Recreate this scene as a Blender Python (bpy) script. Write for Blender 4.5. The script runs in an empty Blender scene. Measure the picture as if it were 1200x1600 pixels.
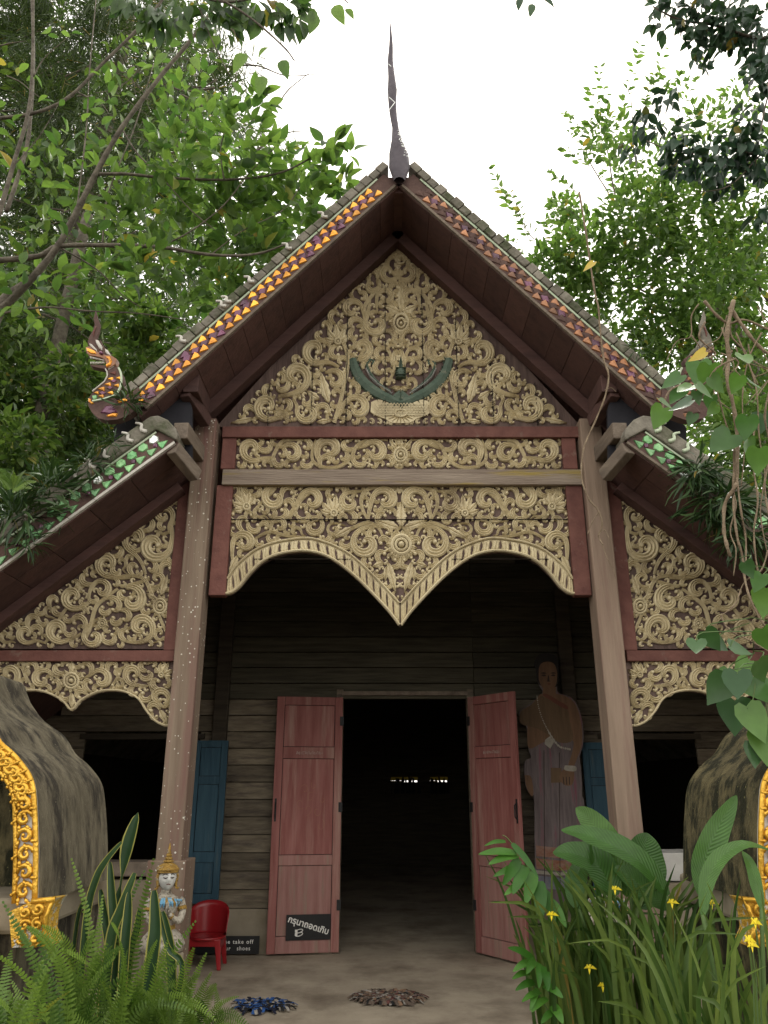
import bpy, bmesh, math, random
import numpy as np
from mathutils import Vector, Matrix, Euler
R = math.radians
random.seed(11); rng = np.random.default_rng(11)
S = bpy.context.scene; COL = S.collection
# ---------------------------------------------------------------- camera
FPX = 1209.0; PITCH = R(19.6); CH = 1.6
cd = bpy.data.cameras.new('camera'); cam = bpy.data.objects.new('camera', cd); COL.objects.link(cam)
cam.location = (0, 0, CH); cam.rotation_euler = (R(90) + PITCH, 0, 0)
cd.sensor_fit = 'VERTICAL'; cd.sensor_height = 24; cd.lens = 24 * FPX / 1600
cd.clip_start = 0.05; cd.clip_end = 500
S.camera = cam
# ---------------------------------------------------------------- overcast daylight
SUN_EL, SUN_AZ = R(54), R(20)       # azimuth measured from +Y (behind the temple) towards +X
w = bpy.data.worlds.new('World'); S.world = w; w.use_nodes = True
nt = w.node_tree; bg = nt.nodes['Background']
sky = nt.nodes.new('ShaderNodeTexSky'); sky.sky_type = 'NISHITA'; sky.sun_disc = False
sky.sun_elevation = SUN_EL; sky.sun_rotation = SUN_AZ; sky.dust_density = 4; sky.air_density = 1.2
cl = nt.nodes.new('ShaderNodeMix'); cl.data_type = 'RGBA'
cl.inputs[0].default_value = 0.86; cl.inputs[7].default_value = (10.2, 9.75, 9.0, 1)   # the closed cloud cover
nt.links.new(sky.outputs[0], cl.inputs[6]); nt.links.new(cl.outputs[2], bg.inputs[0]); bg.inputs[1].default_value = 0.12
sd = bpy.data.lights.new('sun', 'SUN'); sd.energy = 1.5; sd.angle = R(12); sd.color = (1, .96, .9)
sun = bpy.data.objects.new('sun', sd); COL.objects.link(sun)
dv = Vector((math.sin(SUN_AZ) * math.cos(SUN_EL), math.cos(SUN_AZ) * math.cos(SUN_EL), math.sin(SUN_EL)))
sun.rotation_euler = dv.to_track_quat('Z', 'Y').to_euler(); sun.location = dv * 50
S.view_settings.view_transform = 'Standard'; S.view_settings.look = 'None'
S.view_settings.gamma = 1; S.view_settings.use_curve_mapping = False
S.view_settings.exposure = 0.98
# ---------------------------------------------------------------- measuring: photo pixel -> point on the plane y = D
C_, S_ = math.cos(PITCH), math.sin(PITCH)
def U(u, v, D):
    a = (u - 600) / FPX; b = (800 - v) / FPX; t = D / (C_ - b * S_)
    return Vector((a * t, D, CH + (S_ + b * C_) * t))
X0 = 0.133                                   # the temple's axis of symmetry
# ---------------------------------------------------------------- helpers
ORG = {}
class MB:
    def __init__(s): s.v = []; s.f = []; s.m = []
    def add(s, vs, fs, m=0):
        o = len(s.v); s.v += [tuple(p) for p in vs]; s.f += [tuple(i + o for i in f) for f in fs]; s.m += [m] * len(fs); return s
    def box(s, a, b, m=0):
        x0, x1 = sorted((a[0], b[0])); y0, y1 = sorted((a[1], b[1])); z0, z1 = sorted((a[2], b[2]))
        return s.add([(x0,y0,z0),(x1,y0,z0),(x1,y1,z0),(x0,y1,z0),(x0,y0,z1),(x1,y0,z1),(x1,y1,z1),(x0,y1,z1)],
            [(0,3,2,1),(4,5,6,7),(0,1,5,4),(1,2,6,5),(2,3,7,6),(3,0,4,7)], m)
    def prism(s, poly, y0, y1, m=0):          # polygon in xz pushed through y (y0 front)
        n = len(poly)
        ar = sum(poly[i][0]*poly[(i+1)%n][1]-poly[(i+1)%n][0]*poly[i][1] for i in range(n))
        if ar < 0: poly = poly[::-1]
        vs = [(p[0], y0, p[1]) for p in poly] + [(p[0], y1, p[1]) for p in poly]
        return s.add(vs, [tuple(range(n)), tuple(range(2*n-1, n-1, -1))] + [(i, i+n, (i+1)%n+n, (i+1)%n) for i in range(n)], m)
    def beam(s, p, q, wd, ht, m=0, up=(0,0,1)):   # rectangular bar between two points
        p, q = Vector(p), Vector(q); d = (q-p).normalized(); sd_ = d.cross(Vector(up)).normalized(); u_ = sd_.cross(d)
        vs = []
        for c in (p, q):
            for i, j in ((-1,-1),(1,-1),(1,1),(-1,1)): vs.append(c + sd_*i*wd/2 + u_*j*ht/2)
        return s.add(vs, [(0,1,2,3),(7,6,5,4),(0,4,5,1),(1,5,6,2),(2,6,7,3),(3,7,4,0)], m)
    def tube(s, pts, rad, n=8, m=0, jit=0):
        pts = [Vector(p) for p in pts]; k = len(pts)
        if not hasattr(rad, '__len__'): rad = [rad]*k
        ref = None; vs = []
        for i, p in enumerate(pts):
            t = (pts[min(i+1,k-1)] - pts[max(i-1,0)]).normalized()
            if ref is None: ref = t.orthogonal().normalized()
            ref = (ref - t*ref.dot(t)).normalized(); b = t.cross(ref)
            for j in range(n):
                a = 2*math.pi*j/n; r = rad[i]*(1+random.uniform(-jit, jit)); vs.append(p + (ref*math.cos(a) + b*math.sin(a))*r)
        fs = [(i*n+j, i*n+(j+1)%n, (i+1)*n+(j+1)%n, (i+1)*n+j) for i in range(k-1) for j in range(n)]
        fs += [tuple(range(n-1,-1,-1)), tuple(range((k-1)*n, k*n))]
        return s.add(vs, fs, m)
    def lathe(s, prof, c=(0,0,0), n=16, m=0, sy=1):      # prof: (r, z)
        vs = [(c[0]+r*math.cos(2*math.pi*j/n), c[1]+sy*r*math.sin(2*math.pi*j/n), c[2]+z) for r, z in prof for j in range(n)]
        k = len(prof)
        return s.add(vs, [(i*n+j, i*n+(j+1)%n, (i+1)*n+(j+1)%n, (i+1)*n+j) for i in range(k-1) for j in range(n)] + [tuple(range(n-1,-1,-1)), tuple(range((k-1)*n,k*n))], m)
    def ball(s, c, r, n=8, k=5, m=0, sc=(1,1,1)):
        return s.add([(c[0]+sc[0]*r*math.sin(math.pi*i/k)*math.cos(2*math.pi*j/n), c[1]+sc[1]*r*math.sin(math.pi*i/k)*math.sin(2*math.pi*j/n), c[2]-sc[2]*r*math.cos(math.pi*i/k)) for i in range(k+1) for j in range(n)],
            [(i*n+j, i*n+(j+1)%n, (i+1)*n+(j+1)%n, (i+1)*n+j) for i in range(k) for j in range(n)], m)
    def mesh(s, name, mats, o=Vector((0,0,0)), smooth=False):
        me = bpy.data.meshes.new(name)
        me.from_pydata([(p[0]-o.x, p[1]-o.y, p[2]-o.z) for p in s.v], [], s.f)
        if not isinstance(mats, (list, tuple)): mats = [mats]
        for q in mats: me.materials.append(q)
        if len(mats) > 1: me.polygons.foreach_set('material_index', s.m)
        if smooth: me.polygons.foreach_set('use_smooth', [True]*len(s.f))
        me.update(); return me
    def build(s, name, mats, parent=None, smooth=False, bevel=0):
        o = ORG.get(parent.name, Vector((0,0,0))) if parent else Vector((0,0,0))
        me = s.mesh(name, mats, o, smooth)
        ob = link(name, me, parent)
        if bevel:
            md = ob.modifiers.new('bevel', 'BEVEL'); md.width = bevel; md.segments = 2; md.limit_method = 'ANGLE'
        return ob
def link(name, data, parent=None):
    ob = bpy.data.objects.new(name, data); COL.objects.link(ob)
    if parent: ob.parent = parent; ORG[ob.name] = ORG[parent.name]
    return ob
def tag(o, label=None, cat=None, group=None, kind=None):
    if label: o['label'] = label
    if cat: o['category'] = cat
    if group: o['group'] = group
    if kind: o['kind'] = kind
    return o
def thing(name, loc, label, cat, group=None):
    o = bpy.data.objects.new(name, None); o.empty_display_size = .1; COL.objects.link(o); o.location = loc
    ORG[o.name] = Vector(loc); return tag(o, label, cat, group)
def copy_tree(o, parent=None):
    c = o.copy(); COL.objects.link(c); c.parent = parent
    for ch in [k for k in o.children]: copy_tree(ch, c)
    return c
def top_mesh(mb, name, mats, loc, label, cat, group=None, smooth=False):    # a thing that is one mesh
    me = mb.mesh(name, mats, Vector(loc), smooth); o = link(name, me); o.location = loc
    ORG[o.name] = Vector(loc); return tag(o, label, cat, group)
# ---------------------------------------------------------------- materials
def node_mat(name):
    m = bpy.data.materials.new(name); m.use_nodes = True; t = m.node_tree
    return m, t, t.nodes['Principled BSDF'], t.nodes.new, t.links.new
def M(name, c1, c2=None, rough=.7, scale=4, stretch=(1,1,1), bump=.2, bscale=None, spec=.3, metal=0, c3=None, s3=1.2, t3=(.55,.7), spots=None, ovar=0, detail=6, brough=.6, coat=0):
    m, t, b, N, L = node_mat(name)
    tc = N('ShaderNodeTexCoord'); mp = N('ShaderNodeMapping'); mp.inputs['Scale'].default_value = stretch
    L(tc.outputs['Object'], mp.inputs[0])
    oi = N('ShaderNodeObjectInfo')
    if ovar:
        ad = N('ShaderNodeVectorMath'); ad.operation = 'ADD'; sc_ = N('ShaderNodeMath'); sc_.operation = 'MULTIPLY'; sc_.inputs[1].default_value = 37
        L(oi.outputs['Random'], sc_.inputs[0]); L(mp.outputs[0], ad.inputs[0]); L(sc_.outputs[0], ad.inputs[1]); vec = ad.outputs[0]
    else: vec = mp.outputs[0]
    n1 = N('ShaderNodeTexNoise'); n1.inputs['Scale'].default_value = scale; n1.inputs['Detail'].default_value = detail; n1.inputs['Roughness'].default_value = brough
    L(vec, n1.inputs['Vector'])
    cr = N('ShaderNodeValToRGB'); cr.color_ramp.elements[0].position = .32; cr.color_ramp.elements[1].position = .68
    cr.color_ramp.elements[0].color = (*c1, 1); cr.color_ramp.elements[1].color = (*(c2 or c1), 1)
    L(n1.outputs[0], cr.inputs[0]); col = cr.outputs[0]
    if c3:
        n3 = N('ShaderNodeTexNoise'); n3.inputs['Scale'].default_value = s3; n3.inputs['Detail'].default_value = 8; n3.inputs['Roughness'].default_value = .65; L(vec, n3.inputs['Vector'])
        mr = N('ShaderNodeMapRange'); mr.inputs[1].default_value = t3[0]; mr.inputs[2].default_value = t3[1]; L(n3.outputs[0], mr.inputs[0])
        mx = N('ShaderNodeMix'); mx.data_type = 'RGBA'; mx.inputs[7].default_value = (*c3, 1); L(mr.outputs[0], mx.inputs[0]); L(col, mx.inputs[6]); col = mx.outputs[2]
    if spots:       # (scale, radius, colour)
        vo = N('ShaderNodeTexVoronoi'); vo.inputs['Scale'].default_value = spots[0]; L(tc.outputs['Object'], vo.inputs['Vector'])
        n5 = N('ShaderNodeTexNoise'); n5.inputs['Scale'].default_value = 2.2; L(tc.outputs['Object'], n5.inputs['Vector'])
        ml = N('ShaderNodeMath'); ml.operation = 'MULTIPLY'; ml.inputs[1].default_value = spots[1]*2; L(n5.outputs[0], ml.inputs[0])
        sb = N('ShaderNodeMath'); sb.operation = 'MULTIPLY'; L(vo.outputs['Color'], sb.inputs[0]); L(ml.outputs[0], sb.inputs[1])
        lt = N('ShaderNodeMath'); lt.operation = 'LESS_THAN'; L(vo.outputs['Distance'], lt.inputs[0]); L(sb.outputs[0], lt.inputs[1])
        mx = N('ShaderNodeMix'); mx.data_type = 'RGBA'; mx.inputs[7].default_value = (*spots[2], 1); L(lt.outputs[0], mx.inputs[0]); L(col, mx.inputs[6]); col = mx.outputs[2]
    if ovar:
        hs = N('ShaderNodeHueSaturation'); mr = N('ShaderNodeMapRange'); mr.inputs[3].default_value = 1-ovar; mr.inputs[4].default_value = 1+ovar
        L(oi.outputs['Random'], mr.inputs[0]); L(mr.outputs[0], hs.inputs['Value']); L(col, hs.inputs['Color']); col = hs.outputs[0]
    L(col, b.inputs['Base Color'])
    b.inputs['Roughness'].default_value = rough; b.inputs['Specular IOR Level'].default_value = spec; b.inputs['Metallic'].default_value = metal
    if coat: b.inputs['Coat Weight'].default_value = coat; b.inputs['Coat Roughness'].default_value = .12
    if bump:
        n2 = N('ShaderNodeTexNoise'); n2.inputs['Scale'].default_value = bscale or scale*4; n2.inputs['Detail'].default_value = 5; L(vec, n2.inputs['Vector'])
        bp = N('ShaderNodeBump'); bp.inputs['Strength'].default_value = bump; bp.inputs['Distance'].default_value = .02; L(n2.outputs[0], bp.inputs['Height']); L(bp.outputs[0], b.inputs['Normal'])
    return m
def leaf_mat(name, ca, cb, trans=.35, attr=True, rough=.42, veins=0, edge=None, brown=True):
    m, t, b, N, L = node_mat(name)
    if attr: src = N('ShaderNodeAttribute'); src.attribute_name = 'rnd'; fac = src.outputs['Fac']
    else: src = N('ShaderNodeObjectInfo'); fac = src.outputs['Random']
    cr = N('ShaderNodeValToRGB'); cr.color_ramp.elements[0].color = (*ca, 1); cr.color_ramp.elements[1].color = (*cb, 1); cr.color_ramp.elements[1].position = .975; e_ = cr.color_ramp.elements.new(1.0); e_.color = (.30,.21,.05,1) if brown and edge is None and not veins else (*cb, 1); L(fac, cr.inputs[0]); col = cr.outputs[0]
    if veins or edge:
        at = N('ShaderNodeAttribute'); at.attribute_name = 'cross'; 
        if veins:
            a2 = N('ShaderNodeAttribute'); a2.attribute_name = 'along'
            ml = N('ShaderNodeMath'); ml.operation = 'MULTIPLY_ADD'; ml.inputs[1].default_value = 1.2; L(at.outputs['Fac'], ml.inputs[0])
            mg = N('ShaderNodeMath'); mg.operation = 'MULTIPLY'; mg.inputs[1].default_value = veins; L(a2.outputs['Fac'], mg.inputs[0]); 
            sc_ = N('ShaderNodeMath'); sc_.operation = 'MULTIPLY'; sc_.inputs[1].default_value = -veins*.16; L(at.outputs['Fac'], sc_.inputs[0])
            sm = N('ShaderNodeMath'); sm.operation = 'ADD'; L(mg.outputs[0], sm.inputs[0]); L(sc_.outputs[0], sm.inputs[1])
            sn = N('ShaderNodeMath'); sn.operation = 'SINE'; L(sm.outputs[0], sn.inputs[0])
            bp = N('ShaderNodeBump'); bp.inputs['Strength'].default_value = .35; bp.inputs['Distance'].default_value = .003; L(sn.outputs[0], bp.inputs['Height']); L(bp.outputs[0], b.inputs['Normal'])
            mr = N('ShaderNodeMapRange'); mr.inputs[1].default_value = -1; mr.inputs[2].default_value = 1; mr.inputs[3].default_value = .88; mr.inputs[4].default_value = 1.08; L(sn.outputs[0], mr.inputs[0])
            hs = N('ShaderNodeHueSaturation'); L(mr.outputs[0], hs.inputs['Value']); L(col, hs.inputs['Color']); col = hs.outputs[0]
        if edge:
            gt = N('ShaderNodeMath'); gt.operation = 'GREATER_THAN'; gt.inputs[1].default_value = .80; L(at.outputs['Fac'], gt.inputs[0])
            mx = N('ShaderNodeMix'); mx.data_type = 'RGBA'; mx.inputs[7].default_value = (*edge, 1); L(gt.outputs[0], mx.inputs[0]); L(col, mx.inputs[6]); col = mx.outputs[2]
    tx = N('ShaderNodeTexCoord'); nz = N('ShaderNodeTexNoise'); nz.inputs['Scale'].default_value = 14; L(tx.outputs['Object'], nz.inputs['Vector'])
    mr = N('ShaderNodeMapRange'); mr.inputs[3].default_value = .72; mr.inputs[4].default_value = 1.28; L(nz.outputs[0], mr.inputs[0])
    hs = N('ShaderNodeHueSaturation'); L(mr.outputs[0], hs.inputs['Value']); L(col, hs.inputs['Color']); col = hs.outputs[0]
    L(col, b.inputs['Base Color']); b.inputs['Roughness'].default_value = rough; b.inputs['Specular IOR Level'].default_value = .35
    tr = N('ShaderNodeBsdfTranslucent'); tm = N('ShaderNodeMix'); tm.data_type = 'RGBA'; tm.blend_type = 'MULTIPLY'; tm.inputs[0].default_value = 1
    tm.inputs[7].default_value = (1.4, 1.55, .85, 1); L(col, tm.inputs[6]); L(tm.outputs[2], tr.inputs[0])
    mx = N('ShaderNodeMixShader'); mx.inputs[0].default_value = trans; L(b.outputs[0], mx.inputs[1]); L(tr.outputs[0], mx.inputs[2]); L(mx.outputs[0], t.nodes['Material Output'].inputs[0])
    return m
WZ = (9, 9, .7); WX = (.7, 9, 9)
m_carve = M('cream_paint', (.46,.385,.235), (.62,.54,.35), rough=.75, scale=5, bump=.25, c3=(.25,.19,.115), s3=3.2, t3=(.54,.74), bscale=60)
m_back = M('backing_wood', (.070,.046,.040), (.135,.092,.078), rough=.85, scale=2.5, stretch=WZ, bump=.4, bscale=6, ovar=.15)
m_red = M('faded_red_paint', (.105,.040,.032), (.165,.070,.054), rough=.75, scale=2.4, stretch=(3,3,3), bump=.25, c3=(.20,.14,.11), s3=3, t3=(.6,.72), ovar=.1)
m_darkred = M('dark_red_soffit', (.062,.034,.030), (.110,.058,.049), rough=.8, scale=2, stretch=(1,5,5), bump=.3, c3=(.07,.035,.03), s3=2, ovar=.18)
m_weather = M('peeling_beam_paint', (.17,.13,.10), (.27,.22,.17), rough=.8, scale=2.2, stretch=WX, bump=.5, c3=(.27,.20,.05), s3=.75, t3=(.50,.60), ovar=0)
m_pillar = M('pillar_wood', (.165,.120,.085), (.255,.197,.143), rough=.8, scale=1.6, stretch=(7,7,.5), bump=.45, bscale=5, c3=(.17,.09,.075), s3=.9, t3=(.5,.7), spots=(26,.22,(.62,.6,.52)))
m_pillar_r = M('right_pillar_wood', (.19,.138,.10), (.285,.21,.155), rough=.8, scale=1.6, stretch=(7,7,.5), bump=.45, bscale=5, c3=(.17,.10,.08), s3=.9, t3=(.5,.7), spots=(22,.07,(.6,.58,.5)))
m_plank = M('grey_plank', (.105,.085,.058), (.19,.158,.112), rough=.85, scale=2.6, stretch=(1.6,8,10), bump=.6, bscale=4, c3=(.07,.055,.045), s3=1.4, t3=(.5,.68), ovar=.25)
m_plankshade = M('shade_toned_plank', (.040,.036,.024), (.085,.076,.052), rough=.88, scale=2.2, stretch=(.9,8,12), bump=.6, bscale=4, ovar=.25)  # upper wall planks: the dimness under the porch is put into the colour
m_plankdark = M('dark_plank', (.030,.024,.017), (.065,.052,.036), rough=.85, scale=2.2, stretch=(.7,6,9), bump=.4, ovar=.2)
m_door = M('door_paint', (.21,.070,.060), (.30,.125,.110), rough=.7, scale=2.6, stretch=(7,7,.6), bump=.35, bscale=5, c3=(.36,.22,.18), s3=1.1, t3=(.52,.72), ovar=.08)
m_doorlow = M('sun_faded_door_paint', (.25,.115,.10), (.35,.19,.165), rough=.75, scale=2.6, stretch=(7,7,.6), bump=.35, bscale=5, c3=(.26,.20,.15), s3=2.2, t3=(.52,.70), ovar=.06)
m_blue = M('blue_paint', (.018,.052,.080), (.036,.085,.115), rough=.7, scale=2, stretch=(8,8,.7), bump=.35, c3=(.08,.10,.10), s3=1.5, t3=(.58,.75), ovar=.08)
m_conc = M('porch_concrete', (.31,.26,.195), (.47,.405,.31), rough=.72, scale=1.6, bump=.2, bscale=30, c3=(.14,.11,.08), s3=1.3, t3=(.46,.72), detail=10, brough=.68, spots=(26,.10,(.5,.43,.33)))
m_dado = M('stained_plaster', (.22,.185,.13), (.32,.28,.21), rough=.85, scale=2, bump=.3, c3=(.15,.12,.075), s3=1.2, t3=(.5,.7))
m_white = M('old_whitewash', (.42,.41,.38), (.60,.59,.55), rough=.85, scale=3, bump=.3, c3=(.25,.23,.19), s3=1.8, t3=(.52,.7))
m_cap = M('mossy_roof_cement', (.13,.118,.095), (.24,.22,.18), rough=.9, scale=7, bump=.6, c3=(.06,.07,.035), s3=2.5, t3=(.5,.65), ovar=.2)
m_timber = M('grey_timber', (.12,.095,.075), (.21,.17,.13), rough=.85, scale=2, stretch=(5,1,5), bump=.4)
m_black = M('black_paint', (.012,.012,.013), (.02,.02,.02), rough=.6, bump=0)
m_text = M('white_lettering', (.66,.65,.62), (.75,.74,.70), rough=.7, bump=0)
m_faint = M('worn_stencil_letters', (.28,.20,.17), (.42,.33,.29), rough=.8, scale=40, bump=0)
m_amber = M('amber_glass', (.75,.27,.02), (.95,.45,.04), rough=.18, spec=.7, scale=12, bump=.15, metal=.35, ovar=.45)
m_amber_r = M('dull_amber_glass', (.22,.09,.04), (.38,.17,.07), rough=.3, spec=.6, scale=12, bump=.15, metal=.2, ovar=.5)
m_purple = M('purple_glass', (.075,.022,.05), (.16,.05,.10), rough=.15, spec=.7, scale=12, bump=.15, metal=.25, ovar=.4)
m_green = M('green_glass', (.10,.30,.11), (.26,.50,.22), rough=.18, spec=.7, scale=12, bump=.15, metal=.3, ovar=.3)
m_mirror = M('silver_mirror_chip', (.7,.74,.7), (.82,.85,.82), rough=.12, spec=.8, metal=.6, bump=.05)
m_trim = M('pale_green_trim', (.42,.52,.36), (.55,.62,.46), rough=.4, bump=.1)
m_trimw = M('white_trim', (.45,.43,.38), (.62,.60,.54), rough=.6, bump=.1, scale=20)
m_grout = M('bargeboard_plaster', (.075,.045,.04), (.13,.08,.065), rough=.85, scale=8, bump=.3)
m_gold = M('gold_paint', (.48,.25,.025), (.78,.47,.07), rough=.32, metal=.65, scale=14, bump=.25, c3=(.25,.13,.02), s3=9, t3=(.6,.72))
m_whitep = M('white_enamel', (.55,.55,.53), (.68,.68,.66), rough=.5, bump=.1)
m_shrine = M('streaked_grey_cement', (.055,.047,.030), (.20,.175,.12), rough=.9, scale=1.6, stretch=(3,3,.9), bump=.55, bscale=34, c3=(.035,.03,.022), s3=3.0, t3=(.46,.60), detail=12, brough=.72, spots=(38,.16,(.20,.18,.13)))
m_shrine_r = M('mossy_grey_cement', (.035,.032,.018), (.15,.125,.06), rough=.95, scale=3, stretch=(2.4,2.4,1.1), bump=.7, bscale=36, c3=(.018,.018,.008), s3=4, t3=(.44,.56), detail=12, brough=.74, spots=(34,.20,(.13,.12,.05)))
m_bark = M('bark', (.06,.05,.038), (.17,.15,.115), rough=.9, scale=9, bump=.7)
m_root = M('aerial_root_bark', (.14,.10,.065), (.27,.21,.14), rough=.9, scale=16, bump=.5)
m_soil = M('soil', (.03,.02,.013), (.07,.05,.032), rough=.95, scale=5, bump=.9)
m_plastic = M('red_plastic', (.26,.012,.016), (.31,.016,.02), rough=.28, spec=.5, bump=.03)
m_statue = M('weathered_white_plaster', (.34,.30,.24), (.52,.48,.40), rough=.85, scale=14, bump=.7, c3=(.13,.11,.08), s3=16, t3=(.50,.62))
m_ochre = M('ochre_gilding', (.30,.17,.035), (.56,.35,.085), rough=.65, scale=26, bump=1.0, c3=(.50,.45,.32), s3=18, t3=(.56,.66))
m_sblue = M('statue_blue_paint', (.10,.27,.42), (.20,.40,.55), rough=.7, scale=14, bump=.3, c3=(.45,.45,.4), s3=12, t3=(.6,.7))
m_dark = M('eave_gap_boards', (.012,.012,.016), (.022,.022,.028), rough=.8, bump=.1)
# ---------------------------------------------------------------- leaf clouds (numpy)
def leaf_template(n=4, fold=.18, ratio=.42, curve=.15, tipw=0):
    vs = []; fs = []
    st = np.linspace(0, 1, n+1)
    for t in st:
        wd = ratio*.5*math.sin(math.pi*t**.85)*(1 if t < 1 else 0) + (0.012 if 0 < t < 1 else .004)
        z = -curve*t*t
        vs += [(-wd, t, z+fold*wd), (0, t, z), (wd, t, z+fold*wd)]
    for i in range(n):
        a = i*3; fs += [(a, a+1, a+4, a+3), (a+1, a+2, a+5, a+4)]
    return np.array(vs), np.array(fs)
T_BIG = leaf_template(5, .5, .48, .18); T_MID = leaf_template(3, .5, .45, .15); T_SMALL = (np.array([(0,0,0),(-.22,.45,.06),(0,1,-.08),(.22,.45,.06)]), np.array([(0,3,2,1)])); T_STRAP = leaf_template(4, .5, .10, .45)
T_NEEDLE = (np.array([(-.035,0,0),(.035,0,0),(.02,1,-.15),(-.02,1,-.15)]), np.array([(0,1,2,3)]))
def unit(a): return a/np.maximum(np.linalg.norm(a, axis=1, keepdims=True), 1e-6)
def leaf_cloud(name, P, dirs, size, tmpl, mat, parent=None, kind='stuff', up=(0,0,1), upj=.6, smooth=True):
    V, F = tmpl; n = len(P); P = np.asarray(P, float)
    Y = unit(np.asarray(dirs, float)); upv = np.tile(np.array(up, float), (n,1)) + rng.normal(0, upj, (n,3))
    X = unit(np.cross(Y, upv)); Z = np.cross(X, Y)
    size = np.asarray(size).reshape(n,1,1) if np.ndim(size) else np.full((n,1,1), size)
    W = (V[None,:,0:1]*X[:,None,:] + V[None,:,1:2]*Y[:,None,:] + V[None,:,2:3]*Z[:,None,:])*size + P[:,None,:]
    o = ORG.get(parent.name, Vector((0,0,0))) if parent else Vector((0,0,0))
    W = W.reshape(-1,3) - np.array(o)[None,:]
    fv = F.shape[1]; Fa = (F[None] + (np.arange(n)*len(V))[:,None,None]).reshape(-1)
    me = bpy.data.meshes.new(name); me.vertices.add(len(W)); me.vertices.foreach_set('co', W.ravel())
    me.loops.add(len(Fa)); me.loops.foreach_set('vertex_index', Fa.astype(np.int32))
    npoly = len(Fa)//fv; me.polygons.add(npoly); me.polygons.foreach_set('loop_start', (np.arange(npoly)*fv).astype(np.int32))
    me.polygons.foreach_set('use_smooth', np.full(npoly, smooth)); me.materials.append(mat); me.update(calc_edges=True); me.validate()
    at = me.attributes.new('rnd', 'FLOAT', 'POINT'); at.data.foreach_set('value', np.repeat(rng.random(n), len(V)).astype(np.float32))
    ob = link(name, me, parent); ob['kind'] = kind
    return ob
def catmull(P, n=6):
    P = [Vector(p) for p in P]; out = []
    for i in range(len(P)-1):
        a, b, c, d = P[max(i-1,0)], P[i], P[i+1], P[min(i+2,len(P)-1)]
        for k in range(n):
            t = k/n; out.append(.5*((2*b)+(c-a)*t+(2*a-5*b+4*c-d)*t*t+(3*b-a-3*c+d)*t**3))
    out.append(P[-1]); return out
# ================================================================ structure of the place
g = MB(); gx, gy = 60, 60; vs = []
for j in range(gy+1):
    for i in range(gx+1):
        x = -150 + 300*i/gx; y = -100 + 300*j/gy; vs.append((x, y, -.16))
g.add(vs, [(j*(gx+1)+i, j*(gx+1)+i+1, (j+1)*(gx+1)+i+1, (j+1)*(gx+1)+i) for j in range(gy) for i in range(gx)])
tag(g.build('ground', m_soil), kind='structure')
g = MB().box((-1.55, 4.3, -.13), (1.85, 6.1, .0)); g.box((-5.2, 6.105, -.14), (5.4, 20, -.004))
tag(g.build('porch_floor', m_conc), kind='structure')
for nm, x0, x1 in (('planting_bed', -3.4, -1.05), ('planting_bed', 1.15, 3.7)):
    g = MB(); n = 16; vs = []
    for j in range(n+1):
        for i in range(n+1):
            a = i/n; b = j/n; e = min(a, 1-a, b, 1-b)*8; e = min(e, 1)
            vs.append((x0+(x1-x0)*a, 2.6+2.9*b, -.17+.42*e+random.uniform(-.03,.03)*e))
    g.add(vs, [(j*(n+1)+i, j*(n+1)+i+1, (j+1)*(n+1)+i+1, (j+1)*(n+1)+i) for j in range(n) for i in range(n)])
    tag(g.build(nm, m_soil, smooth=True), kind='structure')

# ================================================================ the temple
T = thing('temple', (X0, 6.3, 0), 'old wooden temple hall with steep gable, cream scroll carvings and red doors', 'temple')
PD = 6.3
def pxbox(mb, u0, v0, u1, v1, D=PD, th=.05, m=0, mirror=False):    # upright board measured in the photo on plane y = D
    vm = (v0+v1)/2; a = U(u0, vm, D).x; b = U(u1, vm, D).x; z0 = U(600, v1, D).z; z1 = U(600, v0, D).z
    if mirror: a, b = 2*X0-b, 2*X0-a
    return mb.box((a, D, z0), (b, D+th, z1), m)
# --- pillars
def pillar(x0, x1, mat, name='pillar'):
    p = MB().box((x0, 6.17, .9), (x1, 6.40, 4.68)).build(name, mat, T, bevel=.012)
    b = MB().box((x0-.045, 6.13, -.003), (x1+.045, 6.44, 1.1)).build('plinth_casing', mat, p, bevel=.008)
    return p
xl0 = U(247, 1340, 6.17).x; xl1 = U(300, 1340, 6.17).x; wP = .19; xl0 -= .02
pillar(xl0, xl0+wP, m_pillar); xr1 = U(1006, 1300, 6.17).x; pillar(xr1-wP, xr1, m_pillar_r)
# --- front frame boards
fb = lambda u0,v0,u1,v1,mat,name,D=6.26,th=.09,mirror=False: pxbox(MB(),u0,v0,u1,v1,D,th,0,mirror).build(name, mat, T, bevel=.006)
fb(347, 666, 908, 683, m_red, 'beam', D=6.24, th=.12)
fb(347, 733, 911, 757, m_weather, 'beam', D=6.22, th=.14)
for mir in (False, True):
    fb(346, 684, 368, 732.5, m_red, 'stile', mirror=mir)
    fb(332, 758, 358, 930, m_red, 'stile', mirror=mir, D=6.25)
    fb(268, 742, 291, 1016, m_red, 'stile', mirror=mir, D=6.27)
    fb(-60, 1016, 272, 1033, m_red, 'beam', mirror=mir, D=6.25, th=.1)
m_gap = M('open_joint', (.02,.014,.010), rough=.9, bump=0)
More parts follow.
